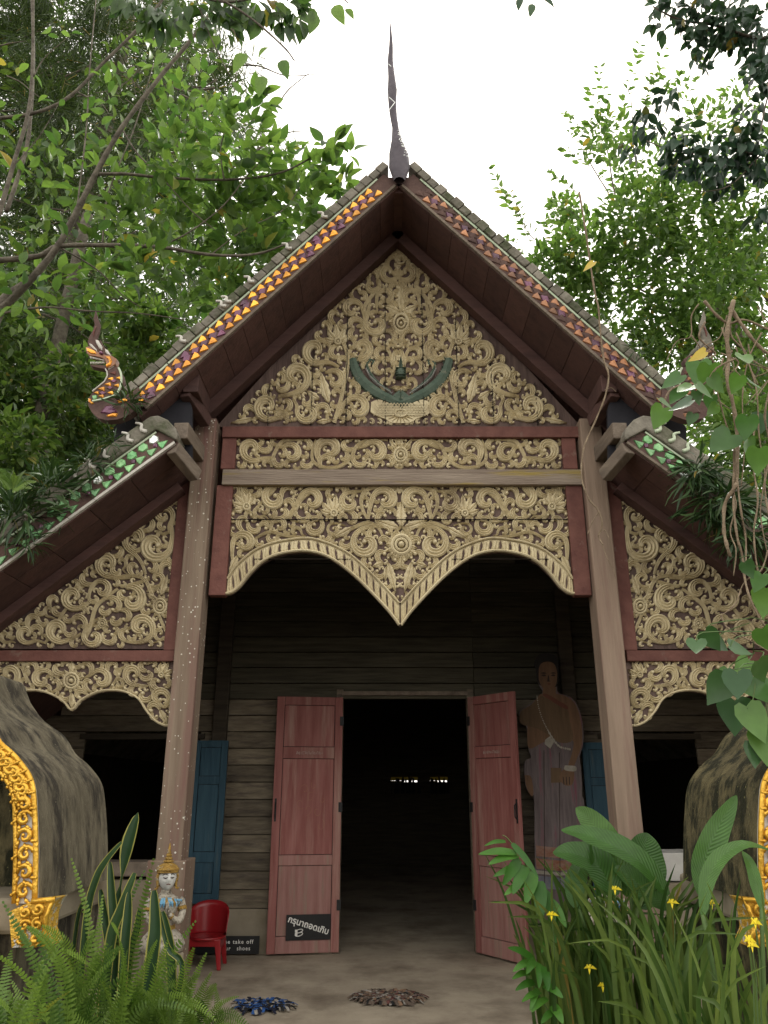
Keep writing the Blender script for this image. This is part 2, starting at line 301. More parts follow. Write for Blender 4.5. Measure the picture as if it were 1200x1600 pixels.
# --- carved panels : tracing tools. (u, v) photo pixels on the panel's plane -> world
class Panel:
    def __init__(s, D, bbox, inside):
        s.D = D; s.bb = bbox; s.items = []; s.inside = inside
        u0, v0, u1, v1 = bbox; s.W = int(u1-u0)+1; s.H = int(v1-v0)+1
        s.occ = np.zeros((s.H, s.W), bool); s.blk = np.zeros((s.H, s.W), bool)
        for j in range(s.H):
            for i in range(s.W):
                if not inside(u0+i, v0+j): s.blk[j, i] = True
    def stamp(s, u, v, r):
        i0, j0 = u-s.bb[0], v-s.bb[1]; a = max(0, int(i0-r-1)); b = min(s.W, int(i0+r+2)); c = max(0, int(j0-r-1)); d = min(s.H, int(j0+r+2))
        if a >= b or c >= d: return
        jj, ii = np.mgrid[c:d, a:b]; s.occ[c:d, a:b] |= (ii-i0)**2+(jj-j0)**2 <= r*r
    def P(s, u, v, h):                      # h: relief in pixels, towards the viewer
        p = U(u, v, s.D); return (p.x, s.D-h*.0064, p.z)
    def new(s, c): s.items.append((c, MB())); return s.items[-1][1]
    def near(s, u, v): return min(s.items, key=lambda k: (k[0][0]-u)**2+(k[0][1]-v)**2)[1]
    def ribbon(s, mb, pts, wd, lift=0, grooves=True, cap=True):
        n = len(pts); prof = ((-1,0),(-.97,.62),(-.66,1),(-.34,.55),(0,1),(.34,.55),(.66,1),(.97,.62),(1,0)) if grooves else ((-1,0),(-.8,.6),(0,1),(.8,.6),(1,0))
        vs = []; k = len(prof)
        for i, (u, v) in enumerate(pts):
            a = pts[max(i-1,0)]; b = pts[min(i+1,n-1)]; tx, ty = b[0]-a[0], b[1]-a[1]; l = math.hypot(tx, ty) or 1; nx, ny = -ty/l, tx/l
            wi = wd[i]; h = min(6.0, 1.6+wi*.75) if wi > .5 else wi*3
            for q, z in prof: vs.append(s.P(u+nx*q*wi, v+ny*q*wi, (z*h+lift) if z > 0 else -.5))
            s.stamp(u, v, wi)
        mb.add(vs, [(i*k+j, i*k+j+1, (i+1)*k+j+1, (i+1)*k+j) for i in range(n-1) for j in range(k-1)])
    def ball(s, mb, u, v, r, h=1.0):
        vs = [s.P(u, v, r*1.1*h+2)]; n = 9
        for q in (.55, .9, 1):
            for j in range(n): a = 2*math.pi*j/n; vs.append(s.P(u+r*q*math.cos(a), v+r*q*math.sin(a), (r*1.1*math.sqrt(max(0,1-q*q))*h+2) if q < 1 else -.5))
        fs = [(0, 1+(j+1)%n, 1+j) for j in range(n)]
        for q in range(2): fs += [(1+q*n+j, 1+q*n+(j+1)%n, 1+(q+1)*n+(j+1)%n, 1+(q+1)*n+j) for j in range(n)]
        mb.add(vs, fs); s.stamp(u, v, r)
    def volute(s, c, r, a0, d, lead=None, sweep=335, w=None, mb=None, wob=0):
        mb = mb or s.new(c); a0 = R(a0); w = w or max(1.7, .235*r); pts = []; wd = []
        st = (c[0]+r*math.cos(a0), c[1]+r*math.sin(a0)); T_ = (-math.sin(a0)*d, math.cos(a0)*d)
        if lead:
            L_ = math.hypot(lead[0]-st[0], lead[1]-st[1]); ct = (st[0]-T_[0]*L_*.5, st[1]-T_[1]*L_*.5)
            for k in range(9):
                t = k/9; pts.append(((1-t)**2*lead[0]+2*t*(1-t)*ct[0]+t*t*st[0], (1-t)**2*lead[1]+2*t*(1-t)*ct[1]+t*t*st[1])); wd.append(w*(.45+.5*t))
        n = max(14, int(sweep/15))
        for k in range(n+1):
            t = k/n; a = a0+d*R(sweep)*t; rr = r*(1-.82*t**.95); pts.append((c[0]+rr*math.cos(a), c[1]+rr*math.sin(a)))
            wd.append(w*((.9+.62*math.sin(math.pi*min(1,t*1.2))) if t < .8 else (1.0-1.9*(t-.8))))
        s.ribbon(mb, pts, wd); e = pts[-1]; s.ball(mb, e[0], e[1], max(1.6, w*.78), .9)
        return mb
    def curl(s, mb, p, c, r, d):              # small comma-shaped lobe with a ball end
        a = math.atan2(p[1]-c[1], p[0]-c[0]); 
        pts = []; wd = []; n = 11
        for k in range(n+1):
            t = k/n; aa = a+d*R(235)*t**1.1; L_ = math.hypot(p[0]-c[0], p[1]-c[1])
            rr = L_*(1-t)**1.3+r*.62*(1-(1-t)**1.3)*(1-.35*t); pts.append((c[0]+rr*math.cos(aa), c[1]+rr*math.sin(aa))); wd.append(max(.9, r*(.24+.34*math.sin(math.pi*t**.8))))
        s.ribbon(mb, pts, wd, grooves=r > 5, lift=-.4); s.ball(mb, pts[-1][0], pts[-1][1], max(1.3, r*.36), .8)
    def leaf(s, mb, p, q, w, lobes=4, bend=0):
        n = lobes*4; vs = []; L_ = math.hypot(q[0]-p[0], q[1]-p[1]); tx, ty = (q[0]-p[0])/L_, (q[1]-p[1])/L_; nx, ny = -ty, tx
        for i in range(n+1):
            t = i/n; ww = w*math.sin(math.pi*min(1, t**.75*.98+.02))*(1-.32*((t*lobes) % 1)); bb = bend*math.sin(math.pi*t)
            u, v = p[0]+tx*L_*t+nx*bb, p[1]+ty*L_*t+ny*bb; uo, vo = tx*w*.25, ty*w*.25
            for q_, z in ((-1,-.5),(-.96,1.8),(-.45,3.6),(-.1,2.6),(0,4.2),(.1,2.6),(.45,3.6),(.96,1.8),(1,-.5)):
                vs.append(s.P(u+nx*q_*ww+uo*abs(q_), v+ny*q_*ww+vo*abs(q_), z+.6))
            s.stamp(u, v, ww*.9)
        mb.add(vs, [(i*9+j, i*9+j+1, (i+1)*9+j+1, (i+1)*9+j) for i in range(n) for j in range(8)])
    def ring(s, mb, c, r, w, lift=0, sy=1):
        s.ribbon(mb, [(c[0]+r*math.cos(2*math.pi*k/20), c[1]+sy*r*math.sin(2*math.pi*k/20)) for k in range(21)], [w]*21, grooves=False, lift=lift)
    def rosette(s, c, r, petals=12, sy=1.1):
        mb = s.new(c)
        for k in range(petals):
            a = 2*math.pi*(k+.5)/petals; s.leaf(mb, (c[0]+r*.5*math.cos(a), c[1]+r*.5*sy*math.sin(a)), (c[0]+r*1.12*math.cos(a), c[1]+r*1.12*sy*math.sin(a)), r*.2, 2)
        s.ring(mb, c, r*.66, r*.14, 2, sy); s.ring(mb, c, r*.40, r*.11, 2.5, sy); s.ball(mb, c[0], c[1], r*.24, 1.4); s.stamp(c[0], c[1], r*.8)
        return mb
    def palmette(s, c, q, r, n=5):            # fan of lobed leaves growing from c towards q
        mb = s.new(c); a0 = math.atan2(q[1]-c[1], q[0]-c[0]); L_ = math.hypot(q[0]-c[0], q[1]-c[1])
        for k in range(n):
            f = (k-(n-1)/2)/((n-1)/2); a = a0+f*1.15; l = L_*(1-.30*abs(f)); s.leaf(mb, (c[0]+3*math.cos(a), c[1]+3*math.sin(a)), (c[0]+l*math.cos(a), c[1]+l*math.sin(a)), r, 3, bend=f*2.5)
        s.ring(mb, c, r*.75, r*.3, 2.5); s.ball(mb, c[0], c[1], r*.42, 1.3)
    def fill(s, dmin=3.0, most=150, rmax=9):
        made = 0
        while made < most:
            free = ~(s.occ | s.blk); dist = np.zeros(free.shape, np.int16); cur = free.copy(); it = 0
            while cur.any() and it < 14:
                it += 1; dist[cur] = it; p = np.pad(cur, 1)
                if it % 2: cur = cur & p[:-2,1:-1] & p[2:,1:-1] & p[1:-1,:-2] & p[1:-1,2:]
                else: cur = cur & p[:-2,1:-1] & p[2:,1:-1] & p[1:-1,:-2] & p[1:-1,2:] & p[:-2,:-2] & p[2:,2:] & p[:-2,2:] & p[2:,:-2]
            m = dist.max()
            if m < dmin: break
            js, is_ = np.where(dist >= m); k = random.randrange(len(js)); j, i = js[k], is_[k]; r = min(rmax, m*1.12)
            q = 16; a, b, c, d = max(0,i-q), min(s.W,i+q), max(0,j-q), min(s.H,j+q); jj, ii = np.where(s.occ[c:d,a:b])
            u, v = s.bb[0]+i, s.bb[1]+j
            if len(jj) == 0: s.blk[max(0,j-2):j+3, max(0,i-2):i+3] = True; continue
            dd = (jj+c-j)**2+(ii+a-i)**2; kk = dd.argmin(); src = (s.bb[0]+ii[kk]+a, s.bb[1]+jj[kk]+c)
            mb = s.near(u, v); dl = math.hypot(src[0]-u, src[1]-v) or 1
            if r > 3.6: s.curl(mb, (src[0]-(u-src[0])/dl*1, src[1]-(v-src[1])/dl*1), (u, v), r*.92, random.choice((-1,1)))
            else: s.leaf(mb, src, (u+(u-src[0])*.8, v+(v-src[1])*.8), r*.62, 2); 
            s.stamp(u, v, r*.7); made += 1
    def build(s, parent, mirror=0, both=True, mat=None):
        for side in ((0,1) if both else (mirror,)):
            for c, mb in s.items:
                if not mb.f: continue
                m2 = mb
                if side:
                    m2 = MB(); m2.v = [(2*X0-p[0], p[1], p[2]) for p in mb.v]; m2.f = [f[::-1] for f in mb.f]; m2.m = mb.m
                m2.build('scroll', mat or m_carve, parent, smooth=False)
def inpoly(poly):
    def f(x, y):
        c = False; n = len(poly); j = n-1
        for i in range(n):
            if (poly[i][1] > y) != (poly[j][1] > y) and x < (poly[j][0]-poly[i][0])*(y-poly[i][1])/(poly[j][1]-poly[i][1])+poly[i][0]: c = not c
            j = i
        return c
    return f
def xz(pts, D): return [(U(u,v,D).x, U(u,v,D).z) for u, v in pts]
def mir(pts): return [(2*X0-x, z) for x, z in pts]
AX = 628
def backing(poly_xz, name, y0, y1, parent=T): return MB().prism(poly_xz, y0, y1).build(name, m_back, parent)

# --- gable triangle
tri = [(360,664),(366,655),(398,618),(440,577),(478,540),(506,500),(532,460),(566,430),(600,404),(628,384),(628,664)]
z0 = U(600,667,PD).z; ap = (X0, U(628,352,PD).z); lo = (U(338,667,PD).x, z0); 
gp = backing([lo, (2*X0-lo[0], z0), ap], 'gable_panel', PD, PD+.05)
for q in range(-5, 6):                       # joints between the upright boards: thin recessed battens show between the boards
    pass
P = Panel(PD, (356,384,628,666), inpoly(tri))
V = P.volute
V((418,637),20,80,1,(458,645)); V((462,590),22,60,-1,(435,620)); V((493,550),20,70,1,(530,575)); V((523,595),16,240,1,(508,582))
V((481,646),17,190,-1,(458,625)); V((558,639),19,230,1,(528,655)); V((565,546),18,120,-1,(542,570)); V((596,556),13,330,-1,(612,575))
V((607,427),15,30,1,(627,450)); V((581,447),13,330,1,(598,470)); V((603,466),14,190,1,(590,490)); V((550,485),16,340,-1,(572,520)); V((588,508),18,200,-1,(578,470))
V((540,652),11,180,1,(528,640)); V((440,652),10,0,-1,(455,660),sweep=300); V((604,600),10,120,1,(600,622),sweep=320)
mb = P.new((540,600)); P.ribbon(mb, [tuple(p)[:2] for p in catmull([(522,662,0),(532,628,0),(540,592,0),(544,560,0),(536,535,0)])], [3.2]*25)
mb = P.new((590,520)); P.ribbon(mb, [tuple(p)[:2] for p in catmull([(562,560,0),(573,535,0),(570,505,0),(570,480,0),(582,462,0),(592,452,0)])], [3]*31)
P.leaf(P.new((505,605)), (514,632), (501,582), 8, 4); P.leaf(P.new((375,655)), (397,655), (362,662), 5, 3); P.leaf(P.new((510,657)), (494,661), (522,657), 4.5, 3)
P.leaf(P.new((485,620)), (500,626), (480,612), 6, 3); P.palmette((528,535), (524,506), 6, 5)
P.leaf(P.new((570,612)), (560,622), (582,613), 4.5, 3); P.leaf(P.new((618,560)), (612,575), (617,545), 4, 3)
P.ribbon(P.new((615,590)), [tuple(p)[:2] for p in catmull([(627,548,0),(614,560,0),(616,580,0),(608,596,0)])], [2.4]*19)
# green wing, hatched shield and fan on the axis (kept clear of filler)
for k in range(40):
    t = k/39; u = 553+70*t**1.25; v = 566+62*t**.72; P.stamp(u, v, 9+4*math.sin(math.pi*t))
for u in range(578, 629, 4): P.stamp(u, 641, 15)
P.stamp(628,590,12); P.stamp(628,612,16); P.stamp(628,508,16)
P.fill(4.0, 120); P.build(gp)
Q = Panel(PD, (500,380,760,668), lambda u, v: True)
cen = MB(); Q.items.append(((628,508), cen)); U0 = 626.5
for a, l in ((-90, 52), (-38, 34), (-142, 34)):
    Q.leaf(cen, (U0, 490), (U0+l*math.cos(R(a)), 490+l*math.sin(R(a))*(.98 if a == -90 else .55)), 7 if a == -90 else 6, 4)
for k in range(11):
    a = R(-20+k*22); Q.leaf(cen, (U0+8*math.cos(a), 506+9*math.sin(a)), (U0+20*math.cos(a), 506+22*math.sin(a)), 3.6, 2)
Q.ring(cen, (U0,506), 11, 2.2, 2, 1.25); Q.ring(cen, (U0,507), 6, 1.8, 3, 1.2); Q.ball(cen, U0, 507, 3, 1.3)
cen.build('central_palmette', m_carve, gp)
top = MB()
for k in range(7):
    a = R(-150+k*20); l = 26 if k == 3 else 20; Q.leaf(top, (626, 408), (626+l*math.cos(a), 408+l*math.sin(a)), 4, 3)
Q.ring(top, (626,408), 6, 2, 2); top.build('top_palmette', m_carve, gp)
sh = MB()
hs = catmull([(580,630,0),(590,626,0),(600,628,0),(612,632,0),(626,630,0),(640,632,0),(652,628,0),(662,626,0),(672,632,0),(673,645,0),(662,652,0),(650,656,0),(640,662,0),(612,662,0),(602,656,0),(590,652,0),(579,645,0)], 2)
poly = xz([(p.x, p.y) for p in hs], PD); sh.prism(poly, PD-.022, PD+.001)
for k in range(-9, 10):                       # hatching on the shield
    for s_ in (-1, 1):
        u = 626+k*5; a = Q.P(u, 632, 5.2); b = Q.P(u+s_*12, 652, 5.2)
        if 582 < u+s_*12 < 669: sh.beam(a, b, .003, .006)
for k in range(9):
    a = R(20+k*17.5); Q.leaf(sh, (626, 650), (626+24*math.cos(a), 646+17*math.sin(a)), 2.2, 1)
Q.ring(sh, (626,648), 9, 1.6, 3.5, .6); sh.build('shield', m_carve, gp)
m_gcarve = M('dull_green_paint', (.055,.085,.06), (.10,.135,.10), rough=.7, scale=10, bump=.3, c3=(.18,.18,.13), s3=12, t3=(.6,.7))
for sd_ in (-1, 1):                            # green wings, feather by feather
    wb = MB(); fl = lambda u: U0+sd_*(U0-u)
    pts = [tuple(p)[:2] for p in catmull([(551,562,0),(556,580,0),(568,598,0),(588,614,0),(608,624,0),(626,632,0)], 5)]
    Q.ribbon(wb, [(fl(u), v) for u, v in pts], [4+5*math.sin(math.pi*min(1,.15+i/len(pts)*.8)) for i in range(len(pts))], grooves=False, lift=.5)
    for k in range(13):
        t = k/12; i = int(t*(len(pts)-1)); u, v = pts[i]; Q.leaf(wb, (fl(u+5), v-2), (fl(u-5+3*t), v+11), 2.8, 1); Q.leaf(wb, (fl(u+9), v-3), (fl(u+1), v+8), 2.4, 1)
    Q.ribbon(wb, [(fl(u), v) for u, v in ((582,572),(584,565),(579,563),(573,570),(576,580),(584,592),(596,604),(610,613))], [2.2]*8, grooves=False, lift=1)
    wb.build('wing', m_gcarve, gp)
    fe = MB(); Q.ribbon(fe, [(fl(u), v) for u, v in ((572,578),(578,590),(590,602),(604,611),(613,617))], [.5]*5, grooves=False, lift=5); fe.build('feather_line', m_whitep, gp)
bd = MB(); Q.leaf(bd, (626,636), (626,612), 15, 2); Q.ball(bd, 626, 585, 9, .9); Q.leaf(bd, (626,582), (626,560), 4, 3)
for k in range(-2,3): Q.ribbon(bd, [(618, 580+k*3.5+6), (634, 580+k*3.5+6)], [.8]*2, grooves=False, lift=8)
bd.build('crest_bird_body', m_gcarve, gp)
bk = MB()
for a in (20, 55, 90, 125, 160): Q.leaf(bk, (626, 606), (626+17*math.cos(R(a)), 603+11*math.sin(R(a))), 3, 2)
bk.build('necklace', m_carve, gp)

# --- saw joints between the panel's boards, visible as thin dark lines through the carving
for u, va, vb in ((420,602,665),(487,548,665),(541,470,665),(602,450,665),(662,455,665),(716,500,665),(770,560,665),(838,600,665)):
    MB().box((U(u,640,PD).x-.0022, PD-.030, U(600,vb,PD).z), (U(u,640,PD).x+.0022, PD-.002, U(600,va,PD).z)).build('board_joint', m_gap, gp)
# --- frieze
z1 = U(600,682,PD).z; z2 = U(600,734,PD).z; xa = U(366,708,PD).x
fp = backing([(xa,z2),(2*X0-xa,z2),(2*X0-xa,z1),(xa,z1)], 'frieze_panel', PD, PD+.04)
P = Panel(PD, (368,682,628,734), lambda u, v: 369 < u and 683 < v < 733); V = P.volute
V((394,703),19,70,1,(428,716)); V((455,710),16,235,1,(432,700)); V((515,704),21,150,1,(500,733)); V((586,708),18,235,1,(556,702))
st = lambda pts, w=2.6: P.ribbon(P.new(pts[len(pts)//2]), [tuple(p)[:2] for p in catmull([(a,b,0) for a,b in pts])], [w*(.6+.4*math.sin(math.pi*k/((len(pts)-1)*6))) for k in range((len(pts)-1)*6+1)])
st([(424,731),(428,712),(440,692),(456,687),(474,688)],3); st([(494,688),(488,706),(490,722),(506,731),(530,730),(548,716),(560,695),(584,687),(606,688)],3)
P.stamp(626,708,15); P.fill(4.0, 60); P.build(fp)
Q = Panel(PD, (590,680,660,736), lambda u, v: True); Q.rosette((626,712), 15, 13, 1.1); Q.leaf(Q.items[0][1], (626,702), (626,684), 5, 3); Q.leaf(Q.items[0][1], (620,704), (608,686), 4, 3); Q.leaf(Q.items[0][1], (632,704), (644,686), 4, 3)
Q.items[0][1].build('rosette', m_carve, fp)

# --- arch panel with its two scallops and hanging point
LO = [(352,930),(362,928),(375,918),(390,899),(407,882),(427,871),(450,865),(475,863),(500,867),(520,876),(540,890),(560,907),(580,927),(597,945),(611,961),(624,979)]
HI = [(355,905),(367,887),(385,870),(402,858),(425,849),(450,844),(480,841),(500,845),(518,851),(540,862),(560,877),(580,896),(600,916),(624,943)]
lo_ = xz(LO, PD); lo_[-1] = (X0, lo_[-1][1]); zt = U(600,756,PD).z
full = [(lo_[0][0], zt)] + lo_ + mir(lo_)[::-1][1:] + [(2*X0-lo_[0][0], zt)]
ab = MB().prism(full, PD, PD+.045).build('arch_panel', m_back, T)
HIc = [tuple(p)[:2] for p in catmull([(a,b,0) for a,b in HI], 3)]; LOc = [tuple(p)[:2] for p in catmull([(a,b,0) for a,b in LO], 3)]
pan = [(359,757)] + HI + [(628,757)]
P = Panel(PD, (354,757,628,945), inpoly(pan)); V = P.volute
V((430,779),19,250,-1,(400,795)); V((487,783),18,210,1,(455,800)); V((547,786),16,260,-1,(565,768)) ; V((602,783),20,200,1,(575,815)); V((437,822),13,180,1,(415,842)); V((490,823),15,330,1,(505,808))
V((382,850),18,190,1,(365,882)); V((572,850),21,200,-1,(600,824)); V((404,800),9,60,1,(420,812),sweep=300); V((522,828),10,190,-1,(540,822),sweep=320); V((462,832),9,0,-1,(478,838),sweep=300); V((460,805),9,120,1,(470,815),sweep=300)
P.palmette((386,793), (370,768), 6.5, 6); P.palmette((522,803), (518,772), 6, 6)
st([(578,818),(566,795),(566,775),(580,763),(600,763),(620,764)],3.2); st([(598,838),(590,824),(572,818),(545,828),(520,834)],3); st([(398,806),(425,816),(455,806),(472,780),(495,766),(520,765)],3); st([(395,845),(420,832),(450,838),(475,840)],2.6)
P.leaf(P.new((360,880)), (372,868), (358,898), 6, 3); P.leaf(P.new((540,830)), (552,824), (520,842), 6, 4); P.leaf(P.new((613,900)), (606,878), (618,925), 7, 5); P.leaf(P.new((590,885)), (600,880), (582,886), 5, 2)
P.leaf(P.new((600,900)), (604,885), (602,908), 5, 2)
P.stamp(626,852,20); P.stamp(626,815,14); P.stamp(626,835,14); P.fill(4.0, 120); P.build(ab)
Q = Panel(PD, (560,757,700,990), lambda u, v: True); c = (627,852); cr = Q.rosette(c, 22, 15, 1.0)
cr = Q.items[0][1]; Q.leaf(cr, (627,826), (627,786), 9, 5); Q.leaf(cr, (624,826), (588,814), 8, 4); Q.leaf(cr, (630,826), (666,814), 8, 4)
Q.ribbon(cr, [(613,848),(615,836),(622,828),(627,824),(632,828),(639,836),(641,848)], [2.4]*7, lift=2); Q.leaf(cr, (627,870), (627,888), 5, 2)
cr.build('rosette', m_carve, ab)
# scalloped border: top bead, bottom rim and one gadroon leaf after another
B = Panel(PD-.012, (340,830,640,985), lambda u, v: True); bb = MB(); B.ribbon(bb, HIc, [1.7]*len(HIc), grooves=False, lift=1.5)
B.ribbon(bb, [(u, v-2) for u, v in LOc], [2.2]*len(LOc), grooves=False, lift=2.5); bp_ = MB(); both = [bb]
pb = MB(); n = len(HIc); m_ = len(LOc)
def along(C, t):
    L_ = [0]; 
    for i in range(1, len(C)): L_.append(L_[-1]+math.dist(C[i], C[i-1]))
    x = t*L_[-1]
    for i in range(1, len(C)):
        if L_[i] >= x: f = (x-L_[i-1])/(L_[i]-L_[i-1]+1e-9); return (C[i-1][0]+(C[i][0]-C[i-1][0])*f, C[i-1][1]+(C[i][1]-C[i-1][1])*f)
    return C[-1]
band = xz(HI, PD) + xz(LO, PD)[::-1]
for sd_ in (0, 1):
    MB().prism(mir(band) if sd_ else band, PD-.012, PD-.0005).build('scallop_band', m_carve, ab)
    m2 = MB(); m2.v = [((2*X0-p[0]) if sd_ else p[0], p[1], p[2]) for p in bb.v]; m2.f = bb.f; m2.m = bb.m; m2.build('scallop_bead', m_carve, ab)
NG = 22
for v_, a_, b_ in ((813,362,892),(875,398,548),(875,706,856)):
    MB().box((U(a_,v_,PD).x, PD-.032, U(600,v_,PD).z-.002), (U(b_,v_,PD).x, PD-.002, U(600,v_,PD).z+.002)).build('board_joint', m_gap, ab)
for k in range(NG):
    t0, t1 = (k+.12)/NG, (k+.88)/NG; rev = k > 8; a, b = along(HIc, t0), along(HIc, t1); c_, d_ = along(LOc, t0), along(LOc, t1); gb = MB(); ghole = MB(); vs = []
    for j in range(5):
        f = .12+.76*j/4; sl = (.25 if rev else -.25)*(f-.5); 
        for i, z in ((0,-.5),(.12,2.6),(.35,1.6),(.55,3.2),(.78,1.8),(.94,2.8),(1,-.5)):
            wv = i+sl+(.10*math.sin(f*9) if i in (0,1) else 0); p = (a[0]+(b[0]-a[0])*wv, a[1]+(b[1]-a[1])*wv); q = (c_[0]+(d_[0]-c_[0])*wv, c_[1]+(d_[1]-c_[1])*wv)
            vs.append(B.P(p[0]+(q[0]-p[0])*f, p[1]+(q[1]-p[1])*f, z if 0 < j < 4 else min(z, .8)))
    gb.add(vs, [(j*7+i, j*7+i+1, (j+1)*7+i+1, (j+1)*7+i) for j in range(4) for i in range(6)])
    # dark slot carved between two gadroons
    e = along(HIc, min(1,(k+.99)/NG)), along(LOc, min(1,(k+.99)/NG)); ue = [(e[0][0]+(e[1][0]-e[0][0])*f, e[0][1]+(e[1][1]-e[0][1])*f) for f in (.18,.35,.55,.75,.85)]
    tx, ty = b[0]-a[0], b[1]-a[1]; l = math.hypot(tx, ty); tx /= l; ty /= l
    hole = [(u-tx*w_, v-ty*w_) for (u, v), w_ in zip(ue, (.2,1.7,2.4,1.6,.2))] + [(u+tx*w_, v+ty*w_) for (u, v), w_ in list(zip(ue, (.2,1.7,2.4,1.6,.2)))[::-1]]
    for sd_ in (0, 1):
        fx = (lambda x: 2*X0-x) if sd_ else (lambda x: x)
        m2 = MB(); m2.v = [(fx(p[0]), p[1], p[2]) for p in gb.v]; m2.f = gb.f; m2.m = gb.m; m2.build('gadroon', m_carve, ab)
        if k < NG-1:
            hz = [(fx(x), z) for x, z in xz(hole, PD)]; ghole.prism(hz, PD-.0135, PD-.0125)
    if ghole.f: ghole.build('carved_slot', m_back, ab)

# --- wing panels and wing friezes (left traced, right mirrored)
wtri = [(283,768),(266,1012),(-40,1012),(-38,1004),(0,985),(30,968),(60,947),(90,925),(115,905),(140,880),(165,860),(190,835),(205,815),(235,795),(262,775)]
P = Panel(PD, (-40,766,285,1014), inpoly(wtri)); V = P.volute
V((256,806),16,40,-1,(266,835),sweep=420); V((243,853),24,20,1,(268,822)); V((214,842),22,120,1,(228,898),w=4.2,sweep=300); V((170,882),19,100,1,(205,903)); V((207,938),21,260,1,(235,905)); V((160,922),15,230,1,(140,945))
V((116,934),19,60,1,(140,960)); V((221,981),20,30,-1,(190,1000)); V((93,985),19,80,1,(128,990)); V((147,996),16,200,-1,(160,965)); V((42,991),15,60,1,(70,1005)); V((10,995),10,60,1,(25,1005)); V((78,955),9,100,1,(92,970),sweep=320)
V((190,880),9,60,-1,(200,898),sweep=300); V((246,905),12,90,-1,(230,925),sweep=340); V((250,990),10,90,1,(240,1005),sweep=300); V((-12,1000),8,60,1,(0,1006))
P.leaf(P.new((276,780)), (272,790), (280,768), 5, 3); P.rosette((161,975), 10, 7); rb = P.rosette((251,948), 15, 13, 1.15); P.leaf(P.items[-1][1], (252,932), (262,900), 6, 3); P.leaf(P.items[-1][1], (246,938), (230,928), 5, 2)
st([(266,1000),(250,965),(238,930),(225,905),(200,900),(175,905)],3); st([(128,1008),(140,985),(150,950),(165,935),(185,920)],3); st([(70,1006),(82,990),(98,960),(110,945)],2.6); st([(268,830),(255,835),(250,830)],2.4)
P.fill(4.0, 110)
zt_, zb_ = U(283,742,PD), U(270,1014,PD)
for side in (0, 1):
    pl = [(U(272,1014,PD).x, zb_.z), (zt_.x-.02, zt_.z), (U(-75,1014,PD).x, zb_.z)]
    pl = mir(pl) if side else pl
    wp = backing(pl, 'wing_panel', PD, PD+.05); P.build(wp, mirror=side, both=False)
WLh = [(113,1111),(127,1096),(153,1083),(176,1080),(198,1083),(218,1094),(229,1111),(244,1128),(258,1135),(267,1135)]
WL = [(226-u, v) for u, v in WLh[::-1]][:-1] + WLh
wpan = WL + [(270,1033),(-40,1033)]
P = Panel(PD, (-42,1033,272,1136), inpoly(wpan)); V = P.volute
for k in (0, 1):
    f = (lambda u: u) if not k else (lambda u: 226-u); d = 1 if not k else -1; A = (lambda a: a) if not k else (lambda a: 180-a)
    V((f(159),1062),16,A(230),d,(f(132),1060)) ; V((f(210),1054),16,A(100),d,(f(232),1072)); V((f(250),1091),16,A(30),-d,(f(232),1066)); V((f(186),1066),9,A(90),-d,(f(196),1078),sweep=280); V((f(138),1084),6,A(0),-d,(f(146),1076),sweep=250)
    P.palmette((f(253),1055), (f(264),1036), 5, 5); P.leaf(P.new((f(255),1115)), (f(250),1108), (f(262),1132), 6, 3); P.ribbon(P.new((f(190),1045)), [(f(u),v) for u, v in ((172,1077),(184,1060),(190,1045),(203,1038))], [1.5,2.6,2.6,1])
P.rosette((113,1064), 17, 13, 1.05); P.leaf(P.items[-1][1], (113,1052), (113,1034), 6, 3); P.leaf(P.items[-1][1], (113,1082), (113,1107), 6, 2)
P.fill(4.0, 70)
rim = MB(); WLc = [tuple(p)[:2] for p in catmull([(a,b,0) for a,b in WL], 3)]; P.ribbon(rim, [(u,v-1.5) for u,v in WLc], [2.0]*len(WLc), grooves=False, lift=2)
for side in (0, 1):
    pl = xz(WL, PD) + xz([(275,1031),(-50,1031)], PD); pl = mir(pl) if side else pl
    wp = backing(pl, 'wing_frieze', PD, PD+.04); P.build(wp, mirror=side, both=False)
    m2 = MB(); m2.v = [((2*X0-p[0]) if side else p[0], p[1], p[2]) for p in rim.v]; m2.f = rim.f; m2.m = rim.m; m2.build('scallop_rim', m_carve, wp)
# ================================================================ roofs, bargeboards, soffits
FD = 5.6                                             # plane of the front bargeboards
lowL = U(226, 637, FD); lowA = U(624, 283, FD)
mslope = (lowA.z-lowL.z)/(X0-lowL.x)
DM = Vector((-1, -mslope)).normalized(); NM = Vector((-DM.y*-1, 0))
class Strip:            # coordinates along a sloping board: s down the slope from the top, t upwards across it
    def __init__(s, top, slope, side):
        s.top = top; s.side = side; l = math.hypot(1, slope); s.d = (-1/l, -slope/l); s.n = (-slope/l, 1/l)
    def P(s, a, b, y):
        x = s.top[0]+s.d[0]*a+s.n[0]*b; z = s.top[1]+s.d[1]*a+s.n[1]*b
        return (2*X0-x, y, z) if s.side else (x, y, z)
    def slab(s, mb, a0, a1, b0, b1, y0, y1, m=0):
        return s.poly(mb, [(a0,b0),(a1,b0),(a1,b1),(a0,b1)], y0, y1, m)
    def poly(s, mb, pts, y0, y1, m=0):
        return mb.prism([(s.P(a,b,0)[0], s.P(a,b,0)[2]) for a, b in pts], y0, y1, m)
ntile = [0]
